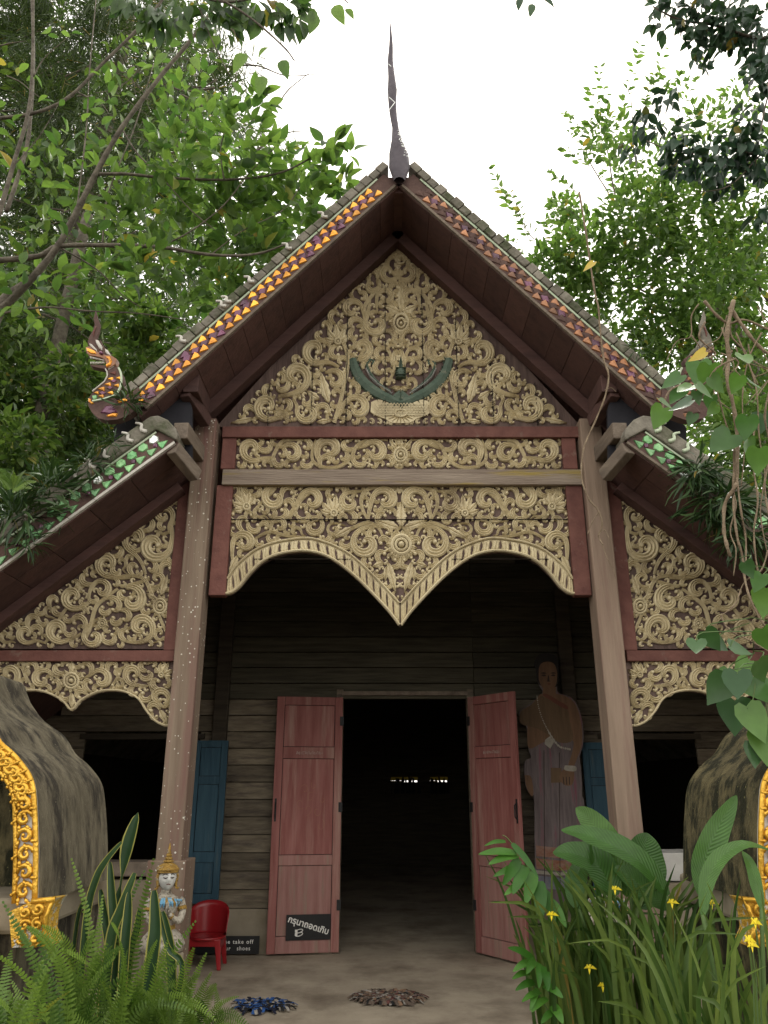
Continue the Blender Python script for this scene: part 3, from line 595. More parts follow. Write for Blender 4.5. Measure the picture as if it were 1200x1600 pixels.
def tile(s, pts, y, mat, parent, h=.012, name='mosaic_tile'):
    cx = sum(p[0] for p in pts)/len(pts); cy = sum(p[1] for p in pts)/len(pts); k = len(pts); mb = MB(); j = random.uniform(-.003,.003)
    vs = [s.P(a, b, y) for a, b in pts] + [s.P(cx+(a-cx)*.8, cy+(b-cy)*.8, y-h*.7+random.uniform(-.003,.003)) for a, b in pts] + [s.P(cx+j, cy, y-h)]
    mb.add(vs, [(i, (i+1)%k, (i+1)%k+k, i+k) for i in range(k)] + [(i+k, (i+1)%k+k, 2*k) for i in range(k)])
    ntile[0] += 1; return mb.build(name, mat, parent)
def fan(c, r, a0, a1, n=4): return [c] + [(c[0]+r*math.cos(a0+(a1-a0)*i/n), c[1]+r*math.sin(a0+(a1-a0)*i/n)) for i in range(n+1)]
LM = math.dist((lowL.x, lowL.z), (X0, lowA.z)); BW = .155
for side in (0, 1):
    s = Strip((X0, lowA.z), mslope, side)
    bb = MB(); s.slab(bb, .03, LM, 0, BW, FD, FD+.05); b = bb.build('bargeboard', m_grout, T)
    tm = MB(); s.slab(tm, .06, LM, -.022, 0, FD-.012, FD+.06); tm.build('lower_trim', m_timber, b)
    k = 0; a = .12
    while a < LM-.2:                                 # pale strip laid in short lengths
        l = random.uniform(.25, .5); tm = MB(); s.slab(tm, a, min(a+l, LM), BW-.008, BW+.008, FD-.012, FD-.001); tm.build('trim_strip', m_trim, b); a += l+.01
    c = .098; n = int((LM-.22)/c)
    for i in range(n):
        for row in range(2):
            a = .2+i*c+(c*.5 if row else 0); b0 = .010+row*.075; mt = (m_amber if random.random() < .86 else m_purple) if side == 0 else (m_amber_r if random.random() < .7 else m_grout)
            tile(s, [(a+.086, b0+.031), (a+.004, b0+.069), (a-.006, b0+.031), (a+.004, b0-.005)], FD-.001, mt, b)
            if row == 0: tile(s, [(a+.038, b0+.070), (a+.092, b0+.034), (a+.140, b0+.070), (a+.092, b0+.106)], FD-.001, m_purple if side == 0 or i % 2 else m_grout, b, .01)
    # cement edge of the roof: uneven blocks stepping up the gable
    a = -.05
    while a < LM-.02:
        l = random.uniform(.085, .125); h = .074+random.uniform(-.010, .010); tb = MB(); s.slab(tb, a, a+l-.006, BW+.012, BW+.012+h, FD-.03+random.uniform(-.006,.006), FD+.35); tb.build('edge_tile', m_cap, b, bevel=.006); a += l
    # roof slab and its soffit boards
    rf = MB(); s.slab(rf, -.06, LM+.10, .012, .10, FD+.055, 19); r_ = rf.build('main_roof', m_cap, T)
    a = .0; 
    while a < LM+.06:
        w_ = random.uniform(.2, .3); so = MB(); s.slab(so, a, min(a+w_-.004, LM+.08), -.03+random.uniform(-.002,.002), .010, FD+.02, 9.2); so.build('soffit_board', m_darkred, r_); a += w_
    # rake beam lying against the gable, and an inner moulding
    rb = MB(); s.slab(rb, .02, LM-.1, -.135, -.032, 6.16, 6.29); rb.build('rake_beam', m_darkred, T, bevel=.006)
    # dark board closing the gap between the two roofs
    gz = U(600, 690, 5.6).z; x1 = lowL.x+.02; 
# white flame hooks standing on the left crest
def hook(s, a, b, h, y, mat, parent, lean=1):
    pts = [(a, b), (a+lean*.02, b+h*.35), (a-lean*.005, b+h*.65), (a+lean*.022, b+h)]; c = catmull([s.P(p[0], p[1], y) for p in pts], 4)
    mb = MB().tube(c, [.013*(1-.6*i/len(c))+.004 for i in range(len(c))], 6); mb.build('crest_hook', mat, parent, smooth=True)
s = Strip((X0, lowA.z), mslope, 0); bL = [o for o in T.children if o.name == 'bargeboard'][0]
for a in (1.93, 1.99, 1.66, 2.45, 1.2, .75): hook(s, a, BW+.02, .10, FD-.045, m_trimw, bL)
MB().prism([(X0-.07, lowA.z-.09), (X0+.07, lowA.z-.09), (X0+.09, lowA.z+.09), (X0-.09, lowA.z+.09)], FD+.052, 9.0).build('ridge_beam', m_darkred, T)
# --- finial on the ridge
fz = lowA.z+.12
fin = MB(); fp_ = [(624,282),(624,262),(623,240),(620,218),(618,200),(615,182),(613,160),(613,140),(612,120),(610,95),(611,70),(610,36)]
fw = [.045,.085,.078,.042,.028,.030,.034,.040,.030,.024,.017,.003]
pts = []; 
for (u, v), w_ in zip(fp_, fw): pts.append((U(u, v, FD-.06), w_))
vs = []; n = 8
cc = catmull([p for p, _ in pts], 3); ww = []
for i in range(len(cc)): t = i/3; a = int(min(t, len(pts)-2)); ww.append(pts[a][1]+(pts[a+1][1]-pts[a][1])*(t-a))
for p, w_ in zip(cc, ww):
    for j in range(n): an = 2*math.pi*j/n; vs.append((p.x+w_*math.cos(an)*(1+.12*math.cos(2*an)), p.y+.05*min(1, w_/.05)*math.sin(an), p.z))
k = len(cc); fin.add(vs, [(i*n+j, i*n+(j+1)%n, (i+1)*n+(j+1)%n, (i+1)*n+j) for i in range(k-1) for j in range(n)])
m_fin = M('old_finial_wood', (.07,.062,.075), (.12,.105,.12), rough=.7, scale=6, bump=.3)
f_ = fin.build('ridge_finial', m_fin, T, smooth=True)
ch = MB()
for q in range(26):
    t = random.random(); p = U(624+t*10+random.uniform(-3,3), 206+t*40+random.uniform(-3,3), FD-.13); ch.ball(p, random.uniform(.004,.009), 5, 3)
for a_, b_ in (((608,152),(617,160)),((617,160),(608,172)),((607,100),(611,104))): ch.beam(U(*a_, FD-.125), U(*b_, FD-.125), .004, .005)
tag(ch.build('mirror_chips', m_mirror, f_), kind='stuff')

# --- wing roofs
WLOW0 = U(272, 690, FD); WLOW1 = U(0, 886, FD); ws = (WLOW0.z-WLOW1.z)/(WLOW0.x-WLOW1.x)
wtop = (WLOW0.x, WLOW0.z); LW = math.hypot(1, ws)*3.2
for side in (0, 1):
    s = Strip(wtop, ws, side)
    bb = MB(); s.poly(bb, [(.0,0),(LW,0),(LW,BW),(.05,BW),(-.03,.12),(-.05,.05)], FD, FD+.05); b = bb.build('wing_bargeboard', m_grout, T)
    tm = MB(); s.slab(tm, .0, LW, -.02, 0, FD-.012, FD+.06); tm.build('lower_trim', m_timber if side else m_trimw, b)
    tm = MB(); s.slab(tm, .06, LW, BW-.006, BW+.008, FD-.012, FD-.001); tm.build('trim_strip', m_trim, b)
    c = .105; n = 16
    for i in range(n):
        for row in range(2):
            a = .03+i*c+(c*.45 if row else 0); b0 = .010+row*.075; r = .068
            if side == 0: mt = m_green if row == 0 else (m_green if i % 5 else m_mirror)
            else: mt = m_green if random.random() < .75 else m_mirror
            if ntile[0] < 296 and random.random() > .1:
                tile(s, [(a+.084, b0+.031), (a+.060, b0+.064), (a+.010, b0+.067), (a-.006, b0+.031), (a+.010, b0-.004), (a+.060, b0-.002)] if row else [(a-.004, b0+.031), (a+.078, b0+.069), (a+.086, b0+.031), (a+.078, b0-.004)], FD-.001, mt, b)
                if row == 0 and i % 2 == 0: tile(s, [(a+c*.75, b0+.056), (a+c*.98, b0+.088), (a+c*1.2, b0+.056), (a+c*.98, b0+.03)], FD-.001, m_purple, b, .01)
    rest = MB()
    for i in range(n, 30):
        for row in range(2):
            a = .03+i*c+(c*.45 if row else 0); b0 = .008+row*.068; r = .068; vs = [s.P(p, q, FD-.002) for p, q in ((a+r,b0+.031),(a+r*.45,b0+.064),(a,b0+.031),(a+r*.45,b0-.002))]+[s.P(a+r*.5, b0+.031, FD-.012)]
            rest.add(vs, [(0,1,4),(1,2,4),(2,3,4),(3,0,4)])
    tag(rest.build('far_mosaic', m_green, b), kind='stuff')
    # cement cap with a rounded upper end
    cap = MB(); s.poly(cap, [(-.055,.015),(-.02,-.015),(.05,BW+.014),(LW,BW+.014),(LW,BW+.135),(.02,BW+.135),(-.035,BW+.10),(-.07,BW+.02),(-.075,.07)], FD-.035, FD+.3); cap.build('cement_cap', m_cap, b, bevel=.012)
    if side == 0:
        for a in (.12, .25, .47, .60, .74, 1.2): hook(s, a, BW+.03, .12, FD-.05, m_trimw, b)
    else:
        for a in (.12, .25, .38): hook(s, a, BW+.03, .12, FD-.05, m_trim, b)
    rf = MB(); s.slab(rf, -.05, LW, .012, .10, FD+.055, 19); r_ = rf.build('wing_roof', m_cap, T)
    a = -.02
    while a < LW:
        w_ = random.uniform(.3, .5)
        for y0, y1 in ((FD+.02, 5.86), (5.866, 6.5), (6.506, 9.2)):
            so = MB(); s.slab(so, a, min(a+w_-.005, LW), -.03+random.uniform(-.003,.002), .010, y0, y1); so.build('soffit_board', m_darkred, r_)
        a += w_
    rb = MB(); s.slab(rb, .16, LW, -.11, -.032, 6.14, 6.29); rb.build('wing_rake_beam', m_darkred, T, bevel=.006)
    # bracket block and post under the upper eave, the corbel that carries the wing eave
    fx = (lambda x: 2*X0-x) if side else (lambda x: x)
    def bm(p, q, w_, h_, name='eave_bracket', mat=m_timber): 
        p = (fx(p[0]), p[1], p[2]); q = (fx(q[0]), q[1], q[2]); return MB().beam(p, q, w_, h_).build(name, mat, T, bevel=.008)
    p = U(270, 700, 5.62); q = U(306, 744, 5.9); bm((p.x,5.62,p.z), (q.x,5.9,q.z), .09, .11)
    p = U(289, 684, 5.8); bm((p.x, 5.66, p.z), (p.x+.02, 6.25, p.z+.02), .12, .14, 'purlin_end')
    p = U(278, 604, 5.9); q = U(286, 700, 5.9); bm((p.x, 5.90, p.z), (q.x, 5.90, q.z), .08, .10, 'eave_post')
    p = U(290, 612, 5.75); q = U(322, 660, 6.1); bm((p.x,5.75,p.z), (q.x,6.1,q.z), .09, .11, 'eave_bracket', m_darkred)
    p = U(318, 640, 6.2); bm((p.x, 5.72, p.z), (p.x, 9, p.z), .13, .16, 'eave_beam', m_darkred)
    # dark closing board between the eave of the main roof and the wing roof
    a0 = U(186, 650, 5.80); a1 = U(282, 600, 5.80); a2 = U(282, 700, 5.80); a3 = U(186, 700, 5.80)
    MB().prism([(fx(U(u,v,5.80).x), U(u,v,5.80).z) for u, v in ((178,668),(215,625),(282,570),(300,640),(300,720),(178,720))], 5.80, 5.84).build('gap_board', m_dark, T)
# --- naga finials at the eave ends
def ng(x, y): return U(100+x/7.5, 480+y/7.5, FD)
def nz(pts): return [(ng(*p).x, ng(*p).z) for p in pts]
BODY = [(900,1175),(830,1240),(760,1290),(640,1335),(520,1345),(420,1320),(340,1250),(298,1170),(300,1090),(360,1005),(430,940),(495,890),(528,835),(520,775),(500,735),(560,700),(640,725),(690,790),(708,880),(695,960),(655,1040),(610,1095),(640,1115),(700,1090),(790,1020),(890,960)]
UJ = [(275,500),(320,490),(380,540),(430,560),(500,590),(580,600),(640,640),(620,700),(560,740),(520,740),(505,650),(470,628),(400,610),(330,600),(290,572)]
LJ = [(318,700),(400,700),(500,708),(540,750),(490,752),(400,735),(340,722)]
CR = [(285,425),(305,355),(345,290),(368,220),(355,140),(378,50),(402,140),(432,215),(420,300),(400,350),(392,395),(440,402),(475,480),(530,520),(575,590),(600,610),(560,620),(480,575),(420,560),(340,520),(300,470)]
def naga(side, dull):
    fx = (lambda pl: mir(pl)) if side else (lambda pl: pl)
    n0 = MB().prism(fx(nz(BODY)), FD-.03, FD+.05).build('naga_finial', m_grout, T)
    for nm, pl, mt, th in (('upper_jaw', UJ, m_grout if dull else m_amber_r, .045), ('lower_jaw', LJ, m_grout, .04), ('flame_crest', CR, m_cap if dull else m_grout, .02)):
        MB().prism(fx(nz(pl)), FD-th, FD+th*.6).build(nm, mt, n0, bevel=.004)
    A_, Pp, W_ = (m_amber_r, m_grout, m_trim) if dull else (m_amber, m_purple, m_trimw)
    def chip(pts, mat, nm='glass_scale', h=.012, base=.03):
        pl = fx(nz(pts)); cx = sum(p[0] for p in pl)/len(pl); cz = sum(p[1] for p in pl)/len(pl); k = len(pl); y = FD-base-.001
        MB().add([(x, y, z) for x, z in pl]+[(cx+(x-cx)*.75, y-h*.7, cz+(z-cz)*.75) for x, z in pl]+[(cx, y-h, cz)], [(i,(i+1)%k,(i+1)%k+k,i+k) for i in range(k)]+[(i+k,(i+1)%k+k,2*k) for i in range(k)]).build(nm, mat, n0)
    for j in range(10):                                # teeth
        x = 330+j*17; chip([(x,612+j*4.5),(x+13,614+j*4.5),(x+11,640+j*3),(x+2,640+j*3)], W_, 'tooth', .012, .046)
        chip([(x,700-j*.5),(x+13,700-j*.5),(x+11,672),(x+2,672)], W_, 'tooth', .012, .041)
    chip([(310,445),(345,460),(400,520),(405,545),(350,510),(320,475)], m_trimw if not dull else m_cap, 'white_horn'); chip([(385,405),(420,415),(465,490),(462,530),(430,510),(390,440)], m_trimw if not dull else m_cap, 'white_horn')
    chip([(495,510),(530,530),(570,600),(520,580),(500,550)], m_trimw if not dull else m_cap, 'white_horn')
    chip([(345,330),(365,270),(385,235),(392,245),(375,300),(358,370)], m_red, 'crest_inlay', .01, .021)
    chip([(286,510),(330,525),(385,548),(405,585),(340,580),(295,550)], A_, base=.046)
    chip([(500,610),(560,610),(585,660),(560,700),(545,655)], A_, base=.046); chip([(545,690),(585,665),(570,715),(520,735),(510,715)], A_, base=.046); chip([(430,575),(455,552),(478,560),(485,592),(450,592)], m_purple, 'eye', .02, .046)
    chip([(600,660),(625,660),(600,720),(540,755),(525,748),(580,710)], W_)
    for i, (x, y, w_) in enumerate(((590,800,42),(560,868,40),(650,858,34),(530,932,46),(630,945,42),(455,985,50),(560,1030,42),(395,1030,34),(450,1070,42))):
        chip([(x-w_,y-5),(x+w_*.7,y-w_*.65),(x+w_*.85,y),(x+w_*.7,y+w_*.5)], A_ if i != 0 else m_red)
    for x, y, w_ in ((600,888,40),(555,968,40),(470,1030,44)): chip([(x-w_,y),(x,y-w_*.6),(x+w_,y),(x,y+w_*.6)], Pp)
    chip([(340,1060),(405,1050),(405,1095),(360,1110)], m_green)
    chip([(440,1260),(500,1180),(570,1170),(650,1250),(560,1275)], Pp); chip([(510,1290),(600,1262),(650,1265),(630,1305),(530,1308)], A_); chip([(300,1085),(335,1100),(330,1130),(372,1150),(340,1160),(300,1130)], A_)
    chip([(635,1120),(740,1090),(760,1120),(660,1145)], A_ if not dull else m_grout); chip([(880,1090),(960,1085),(930,1130),(885,1130)], A_)
    rim = fx(nz([(655,735),(680,795),(688,870),(678,950),(640,1030),(600,1060),(480,1100),(350,1125)])); MB().tube([(x, FD-.035, z) for x, z in [tuple(p)[:2] for p in catmull([(a,b,0) for a,b in rim], 3)]], .009, 5).build('body_trim', m_trim, n0)
    rim = fx(nz([(500,742),(520,780),(525,830),(490,895),(430,945),(350,1010)])); MB().tube([(x, FD-.035, z) for x, z in rim], .006, 5).build('body_trim', W_, n0)
naga(0, False); naga(1, True)

# ================================================================ hall wall behind the porch
WD = 9.0
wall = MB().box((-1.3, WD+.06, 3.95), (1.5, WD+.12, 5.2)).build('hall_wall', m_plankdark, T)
dx0, dx1 = U(533,1290,WD).x, U(736,1290,WD).x; dz1 = 2.585; dado = U(600,1420,WD).z
wx0, wx1, wz0, wz1 = U(120,1250,WD).x, U(305,1250,WD).x, .56, U(200,1155,WD).z
vx0, vx1 = U(950,1250,WD).x, U(1100,1250,WD).x
holes = [(dx0, dx1, -1, dz1), (wx0, wx1, wz0, wz1), (vx0, vx1, wz0, wz1)]
z = dado; bi = 0
while z < 5.6:
    h = .178; zc = z+h/2; rx = min(5.43, max(1.3, (X0-wtop[0])+(wtop[1]-zc)/ws-.05)) if zc < wtop[1] else 1.45; segs = [(X0-rx, X0+rx)]
    for a, b, c_, d_ in holes:
        if c_ < zc < d_: segs = [q for x0, x1 in segs for q in ((x0, min(x1, a)), (max(x0, b), x1)) if q[1]-q[0] > .03]
    seams = [-1.83, 1.03, 2.09]
    out = []
    for x0, x1 in segs:
        cur = x0
        for sx in seams:
            if cur+.1 < sx < x1-.1: out.append((cur, sx)); cur = sx
        out.append((cur, x1))
    for x0, x1 in out:
        pass
        t_ = random.uniform(-.3,.3)*.01;  mb = MB().add([(x0+.003,WD-.004,z+.008),(x1-.003,WD-.004+t_,z+.008),(x1-.003,WD+.055,z+.008),(x0+.003,WD+.055,z+.008),(x0+.003,WD+.020,z+h-.001),(x1-.003,WD+.020+t_,z+h-.001),(x1-.003,WD+.055,z+h-.001),(x0+.003,WD+.055,z+h-.001)], [(0,3,2,1),(4,5,6,7),(0,1,5,4),(1,2,6,5),(2,3,7,6),(3,0,4,7)])
        mb.build('plank', m_plank if zc < 2.62 else m_plankshade, wall)
    z += h; bi += 1
dd = MB().box((-5.3, WD-.03, -.002), (dx0-.08, WD+.1, dado+.002)).box((dx1+.08, WD-.03, -.002), (5.6, WD+.1, dado+.002)); dd.build('plaster_base', m_dado, wall)
fr = MB().box((dx0-.075, WD-.02, -.003), (dx0, WD+.12, dz1+.07)).build('door_jamb', m_plank, T); MB().box((dx1, WD-.02, -.003), (dx1+.075, WD+.12, dz1+.07)).build('door_jamb', m_plank, T)
MB().box((dx0-.01, WD-.035, dz1+.002), (dx1+.01, WD+.12, dz1+.045)).build('door_lintel', m_timber, T)
for a, b in ((wx0, wx1), (vx0, vx1)):
    wf = MB().box((a-.05, WD-.015, wz1), (b+.05, WD+.1, wz1+.06)).build('window_frame', m_plankdark, T)
    MB().box((a, WD-.10, wz0-.05), (b, WD+.1, wz0)).build('sill', m_timber, wf)
for x in (-1.83, 2.09): MB().box((x-.08, WD-.09, -.003), (x+.08, WD-.012, 4.2)).build('wall_post', m_plankdark, T, bevel=.01)
# low benches closing the side bays
bl = MB().box((U(100,1345,7.6).x, 7.5, .86), (U(262,1345,7.6).x+.12, 7.74, .98)).build('bay_rail', m_timber, T, bevel=.01)
MB().box((U(90,1345,7.6).x, 7.56, -.003), (U(262,1345,7.6).x+.1, 7.70, .83)).build('bay_parapet', m_dado, T)
br = MB().box((U(1010,1345,7.3).x, 7.15, U(1040,1376,7.2).z), (U(1140,1345,7.3).x, 7.6, U(1040,1332,7.2).z)).build('bay_bench', m_white, T, bevel=.01)
MB().box((U(1010,1345,7.3).x-.02, 7.10, U(1040,1400,7.2).z), (U(1140,1345,7.3).x, 7.62, U(1040,1378,7.2).z)).build('bay_ledge', m_dado, T, bevel=.01)
MB().box((U(1010,1345,7.3).x+.03, 7.2, -.003), (U(1140,1345,7.3).x-.05, 7.55, U(1040,1401,7.2).z)).build('bay_parapet', m_dado, T)
# hall interior: side and back walls, back openings
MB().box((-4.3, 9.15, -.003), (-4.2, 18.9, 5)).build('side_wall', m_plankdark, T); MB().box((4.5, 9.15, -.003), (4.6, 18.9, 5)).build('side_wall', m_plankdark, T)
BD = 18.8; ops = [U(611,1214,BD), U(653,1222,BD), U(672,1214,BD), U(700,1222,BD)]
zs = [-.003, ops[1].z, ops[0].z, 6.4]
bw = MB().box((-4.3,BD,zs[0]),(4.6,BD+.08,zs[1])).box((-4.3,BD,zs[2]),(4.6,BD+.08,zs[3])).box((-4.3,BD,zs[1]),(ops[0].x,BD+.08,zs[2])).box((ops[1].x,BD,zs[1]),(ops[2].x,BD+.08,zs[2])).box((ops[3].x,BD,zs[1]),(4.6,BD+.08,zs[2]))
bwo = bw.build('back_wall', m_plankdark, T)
m_tint = leaf_mat('yellow_tint_sheet', (.16,.12,.02), (.20,.15,.03), .35, False)
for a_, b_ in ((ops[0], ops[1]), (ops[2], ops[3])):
    MB().box((a_.x-.2, BD+.10, b_.z+.035), (b_.x+.2, BD+.105, a_.z+.1)).box((a_.x-.2, BD+.10, b_.z-.1), (a_.x+(b_.x-a_.x)*.45, BD+.105, b_.z+.03)).build('tint_sheet', m_tint, bwo)  # added sheet that dims and yellows the light through the back openings
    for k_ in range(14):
        x_ = a_.x+(b_.x-a_.x)*(k_+random.uniform(-.3,.8))/14; w2 = random.uniform(.02,.075); h2 = random.uniform(.0,.13); q2 = random.uniform(-.04,.04); MB().prism([(x_,b_.z-.25),(x_+w2,b_.z-.25),(x_+w2+q2,b_.z+h2),(x_+w2*.3+q2,b_.z+h2+random.uniform(-.03,.04))], BD-.05, BD-.04).build('glint_mask', m_dark, bwo)  # added dark cut-outs that break each opening's light into glints
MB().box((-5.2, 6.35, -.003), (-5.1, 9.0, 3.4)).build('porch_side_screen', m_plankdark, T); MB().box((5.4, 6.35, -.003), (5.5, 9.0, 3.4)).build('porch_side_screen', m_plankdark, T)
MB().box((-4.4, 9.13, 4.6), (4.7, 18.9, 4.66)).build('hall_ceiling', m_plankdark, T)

# --- doors
def door(hx, ang, flip, w_=.735, notice=False):
    """panelled leaf, built flat from the hinge at x = 0 towards +x, then turned about the hinge"""
    def pl(mb, name, mat, parent, **k):
        c, s_ = math.cos(ang), math.sin(ang)
        mb.v = [(hx + (p[0]*c)*flip + p[1]*s_*flip, 8.95 - p[0]*s_ + p[1]*c, p[2]) for p in mb.v]
        if flip < 0: mb.f = [f[::-1] for f in mb.f]
        return mb.build(name, mat, parent, **k)
    zt, z0_ = 2.56, .015; st_ = .085
    d = pl(MB().box((0,0,z0_),(st_,.04,zt)), 'door_leaf', m_door, T, bevel=.004)
    pl(MB().box((w_-st_,0,z0_),(w_,.04,zt)), 'stile', m_door, d, bevel=.004)
    rails = [(z0_, .17), (.83, .93), (1.90, 2.02), (2.47, zt)]
    for a, b in rails: pl(MB().box((st_+.002,.002,a),(w_-st_-.002,.038,b)), 'rail', m_doorlow if b < 1 else m_door, d, bevel=.004)
    for a, b in ((.17,.83),(.93,1.90),(2.02,2.47)): pl(MB().box((st_+.006,.014,a+.006),(w_-st_-.006,.026,b-.006)), 'door_panel', m_doorlow if b < .9 else m_door, d)
    pl(MB().box((st_-.002,.030,.1),(w_-st_+.002,.036,zt-.05)), 'backing_panel', m_dark, d)
    hd = MB().tube([(w_-.03,-.005,1.30),(w_-.03,-.03,1.32),(w_-.03,-.03,1.43),(w_-.03,-.005,1.45)], .007, 6).box((w_-.04,-.006,1.26),(w_-.02,0,1.49)); pl(hd, 'handle', m_black, d)
    for zz in (.4, 1.35, 2.25): pl(MB().box((-.012,-.01,zz),(.03,.0,zz+.1)), 'hinge', m_black, d)
    return d, pl
def text_mesh(body, size, thick=0, space=1):
    cu = bpy.data.curves.new('t', 'FONT'); cu.body = body; cu.size = size; cu.space_character = space; cu.offset = thick; cu.resolution_u = 3; cu.align_x = 'LEFT'
    ob = bpy.data.objects.new('t', cu); COL.objects.link(ob); dg = bpy.context.evaluated_depsgraph_get(); me = bpy.data.meshes.new_from_object(ob.evaluated_get(dg))
    v = [tuple(p.co) for p in me.vertices]; f = [tuple(p.vertices) for p in me.polygons]; bpy.data.objects.remove(ob); bpy.data.meshes.remove(me); bpy.data.curves.remove(cu); return v, f
dL, plL = door(dx0, R(9), -1); dR, plR = door(dx1+.002, R(56), 1, .745)
# black notice nailed to the left leaf: x grows from the hinge, so lettering is laid from the far side back
nx0, nx1, nz0, nz1 = .09, .545, .135, .37     # distances from hinge
plL(MB().box((nx0,-.010,nz0),(nx1,-.004,nz1)), 'notice_board', m_black, dL)
tv, tf = text_mesh('กรุนาถอดเกิบ', .088, .0022)
tw = max(p[0] for p in tv); k_ = (nx1-nx0-.03)/tw; ca, sa = math.cos(R(-17)), math.sin(R(-17)); k_ *= 1.02
lt = MB(); vv = [(nx1-.012-(x*k_*ca-y*k_*sa), -.012, nz1-.062+(x*k_*sa+y*k_*ca)) for x, y, _ in tv]; lt.add(vv, [f[::-1] for f in tf]); nb = plL(lt, 'lettering', m_text, dL)
ic = MB()
def oval(mb, x, z, a, b, t=.006, n=14, rot=-.25):
    P_ = [(x+a*math.cos(2*math.pi*i/n)*math.cos(rot)-b*math.sin(2*math.pi*i/n)*math.sin(rot), -.012, z+a*math.cos(2*math.pi*i/n)*math.sin(rot)+b*math.sin(2*math.pi*i/n)*math.cos(rot)) for i in range(n+1)]
    mb.tube(P_, t*.5, 4)
for dz in (.0, -.03): oval(ic, nx1-.135, nz0+.085+dz, .038, .015, .009); ic.box((nx1-.118, -.013, nz0+.072+dz), (nx1-.092, -.0115, nz0+.098+dz))
ic_ = plL(ic, 'shoe_drawing', m_text, dL)
m_och = M('faded_ochre_drawing', (.34,.20,.09), (.30,.13,.10), rough=.8, scale=30, bump=0)
dr = MB()
for cx_, cz_, rr_, a_, sg_ in ((.40,1.58,.05,0,1),(.33,1.50,.045,2,-1),(.44,1.44,.05,4,1),(.30,1.62,.035,1,-1),(.26,1.36,.045,3,1),(.36,1.38,.05,5,-1),(.22,1.22,.05,2,1),(.20,1.48,.03,0,-1)):
    dr.tube([(cx_+rr_*(1-.7*q/12)*math.cos(a_+sg_*q*.42), .0135, cz_+1.25*rr_*(1-.7*q/12)*math.sin(a_+sg_*q*.42)) for q in range(13)], .0016, 4)
tag(plL(dr, 'faint_drawing', m_och, dL), kind='stuff')
for plx, dd_, zz, xx, tx, sg, sz in ((plL, dL, 1.945, .50, 'หลวงพ่อทันใจ', -1, .048), (plR, dR, 1.945, .235, 'เชียงใหม่', 1, .036)):
    pass
# worn, no longer readable stencil strokes on the middle rails
for plx, dd_, x0, x1, zc in ((plL, dL, .22, .50, 1.955), (plR, dR, .24, .50, 1.955)):
    mb = MB(); x = x0
    while x < x1: 
        mb.box((x, -.0035, zc-.016+random.uniform(0,.008)), (x+random.uniform(.003,.007), -.0012, zc+random.uniform(.006,.018)));
        if random.random() < .4: mb.box((x, -.0035, zc+.014), (x+.014, -.0012, zc+.019))
        x += random.uniform(.010, .018)
    tag(plx(mb, 'worn_stencil', m_faint, dd_), kind='stuff')
# --- blue shutters
def shutter(x0, x1, y, z0_, z1_):
    d = MB().box((x0,y,z0_),(x0+.07,y+.035,z1_)).build('shutter', m_blue, T, bevel=.004); MB().box((x1-.07,y,z0_),(x1,y+.035,z1_)).build('stile', m_blue, d, bevel=.004)
    for a, b in ((z0_,z0_+.09),(z0_+(z1_-z0_)*.24,z0_+(z1_-z0_)*.24+.10),(z0_+(z1_-z0_)*.72,z0_+(z1_-z0_)*.72+.08),(z1_-.07,z1_)): MB().box((x0+.071,y+.002,a),(x1-.071,y+.033,b)).build('rail', m_blue, d)
    MB().box((x0+.06,y+.028,z0_+.01),(x1-.06,y+.033,z1_-.01)).build('backing_panel', m_dark, d); q = (z0_+.09, z0_+(z1_-z0_)*.24, z0_+(z1_-z0_)*.24+.10, z0_+(z1_-z0_)*.72, z0_+(z1_-z0_)*.72+.08, z1_-.07)
    for a, b in ((q[0],q[1]),(q[2],q[3]),(q[4],q[5])): MB().box((x0+.077,y+.014,a+.006),(x1-.077,y+.026,b-.006)).build('shutter_panel', m_blue, d)
shutter(U(296,1280,8.9).x, U(350,1280,8.9).x, 8.86, U(300,1412,8.86).z, U(300,1157,8.86).z)
shutter(U(917,1280,8.9).x, U(975,1280,8.9).x, 8.86, U(300,1412,8.86).z, U(300,1160,8.86).z)
# ================================================================ things on the porch
# painted plank figure leaning on the wall (a flat cut-out, so it is built as one: boards cut to an outline, paint layers on top)
FGD = 8.72
def fgp(pts, D=FGD): return [(U(720+x/3.636, 980+y/3.636, D).x, U(720+x/3.636, 980+y/3.636, D).z) for x, y in pts]
def cm2(pts, n=4):
    c = catmull([(x, y, 0) for x, y in list(pts)+[pts[0]]], n)[:-1]; return [(p.x, p.y) for p in c]
fb_ = U(870, 1455, FGD)
G = thing('painted_cutout_figure', (fb_.x, FGD, 0), 'life-size painted plank cut-out of a woman in sash and long wrapped skirt', 'cut-out figure')
m_fskin = M('painted_skin', (.115,.062,.034), (.17,.096,.053), rough=.75, scale=3, stretch=(6,6,.8), bump=.25, c3=(.12,.08,.05), s3=2, t3=(.56,.75))
m_fsash = M('painted_sash', (.085,.052,.028), (.135,.085,.045), rough=.75, scale=3, stretch=(6,6,.8), bump=.25)
m_fhair = M('painted_hair', (.008,.007,.007), (.018,.014,.012), rough=.7, bump=.1)
m_fskirt = M('peeling_skirt_paint', (.085,.066,.066), (.17,.138,.135), rough=.85, scale=3.2, stretch=(7,7,.7), bump=.5, c3=(.17,.045,.07), s3=1.6, t3=(.54,.66))
m_fhem = M('orange_hem_paint', (.20,.07,.03), (.25,.17,.14), rough=.85, scale=9, stretch=(1,1,2), bump=.4)
m_fblue = M('blue_hem_paint', (.09,.10,.15), (.20,.19,.2), rough=.85, scale=9, bump=.4)
m_fsilver = M('painted_silver', (.22,.20,.16), (.33,.30,.25), rough=.7, scale=20, bump=.2)
m_fband = M('painted_band', (.10,.035,.02), (.14,.05,.03), rough=.7, bump=.1)
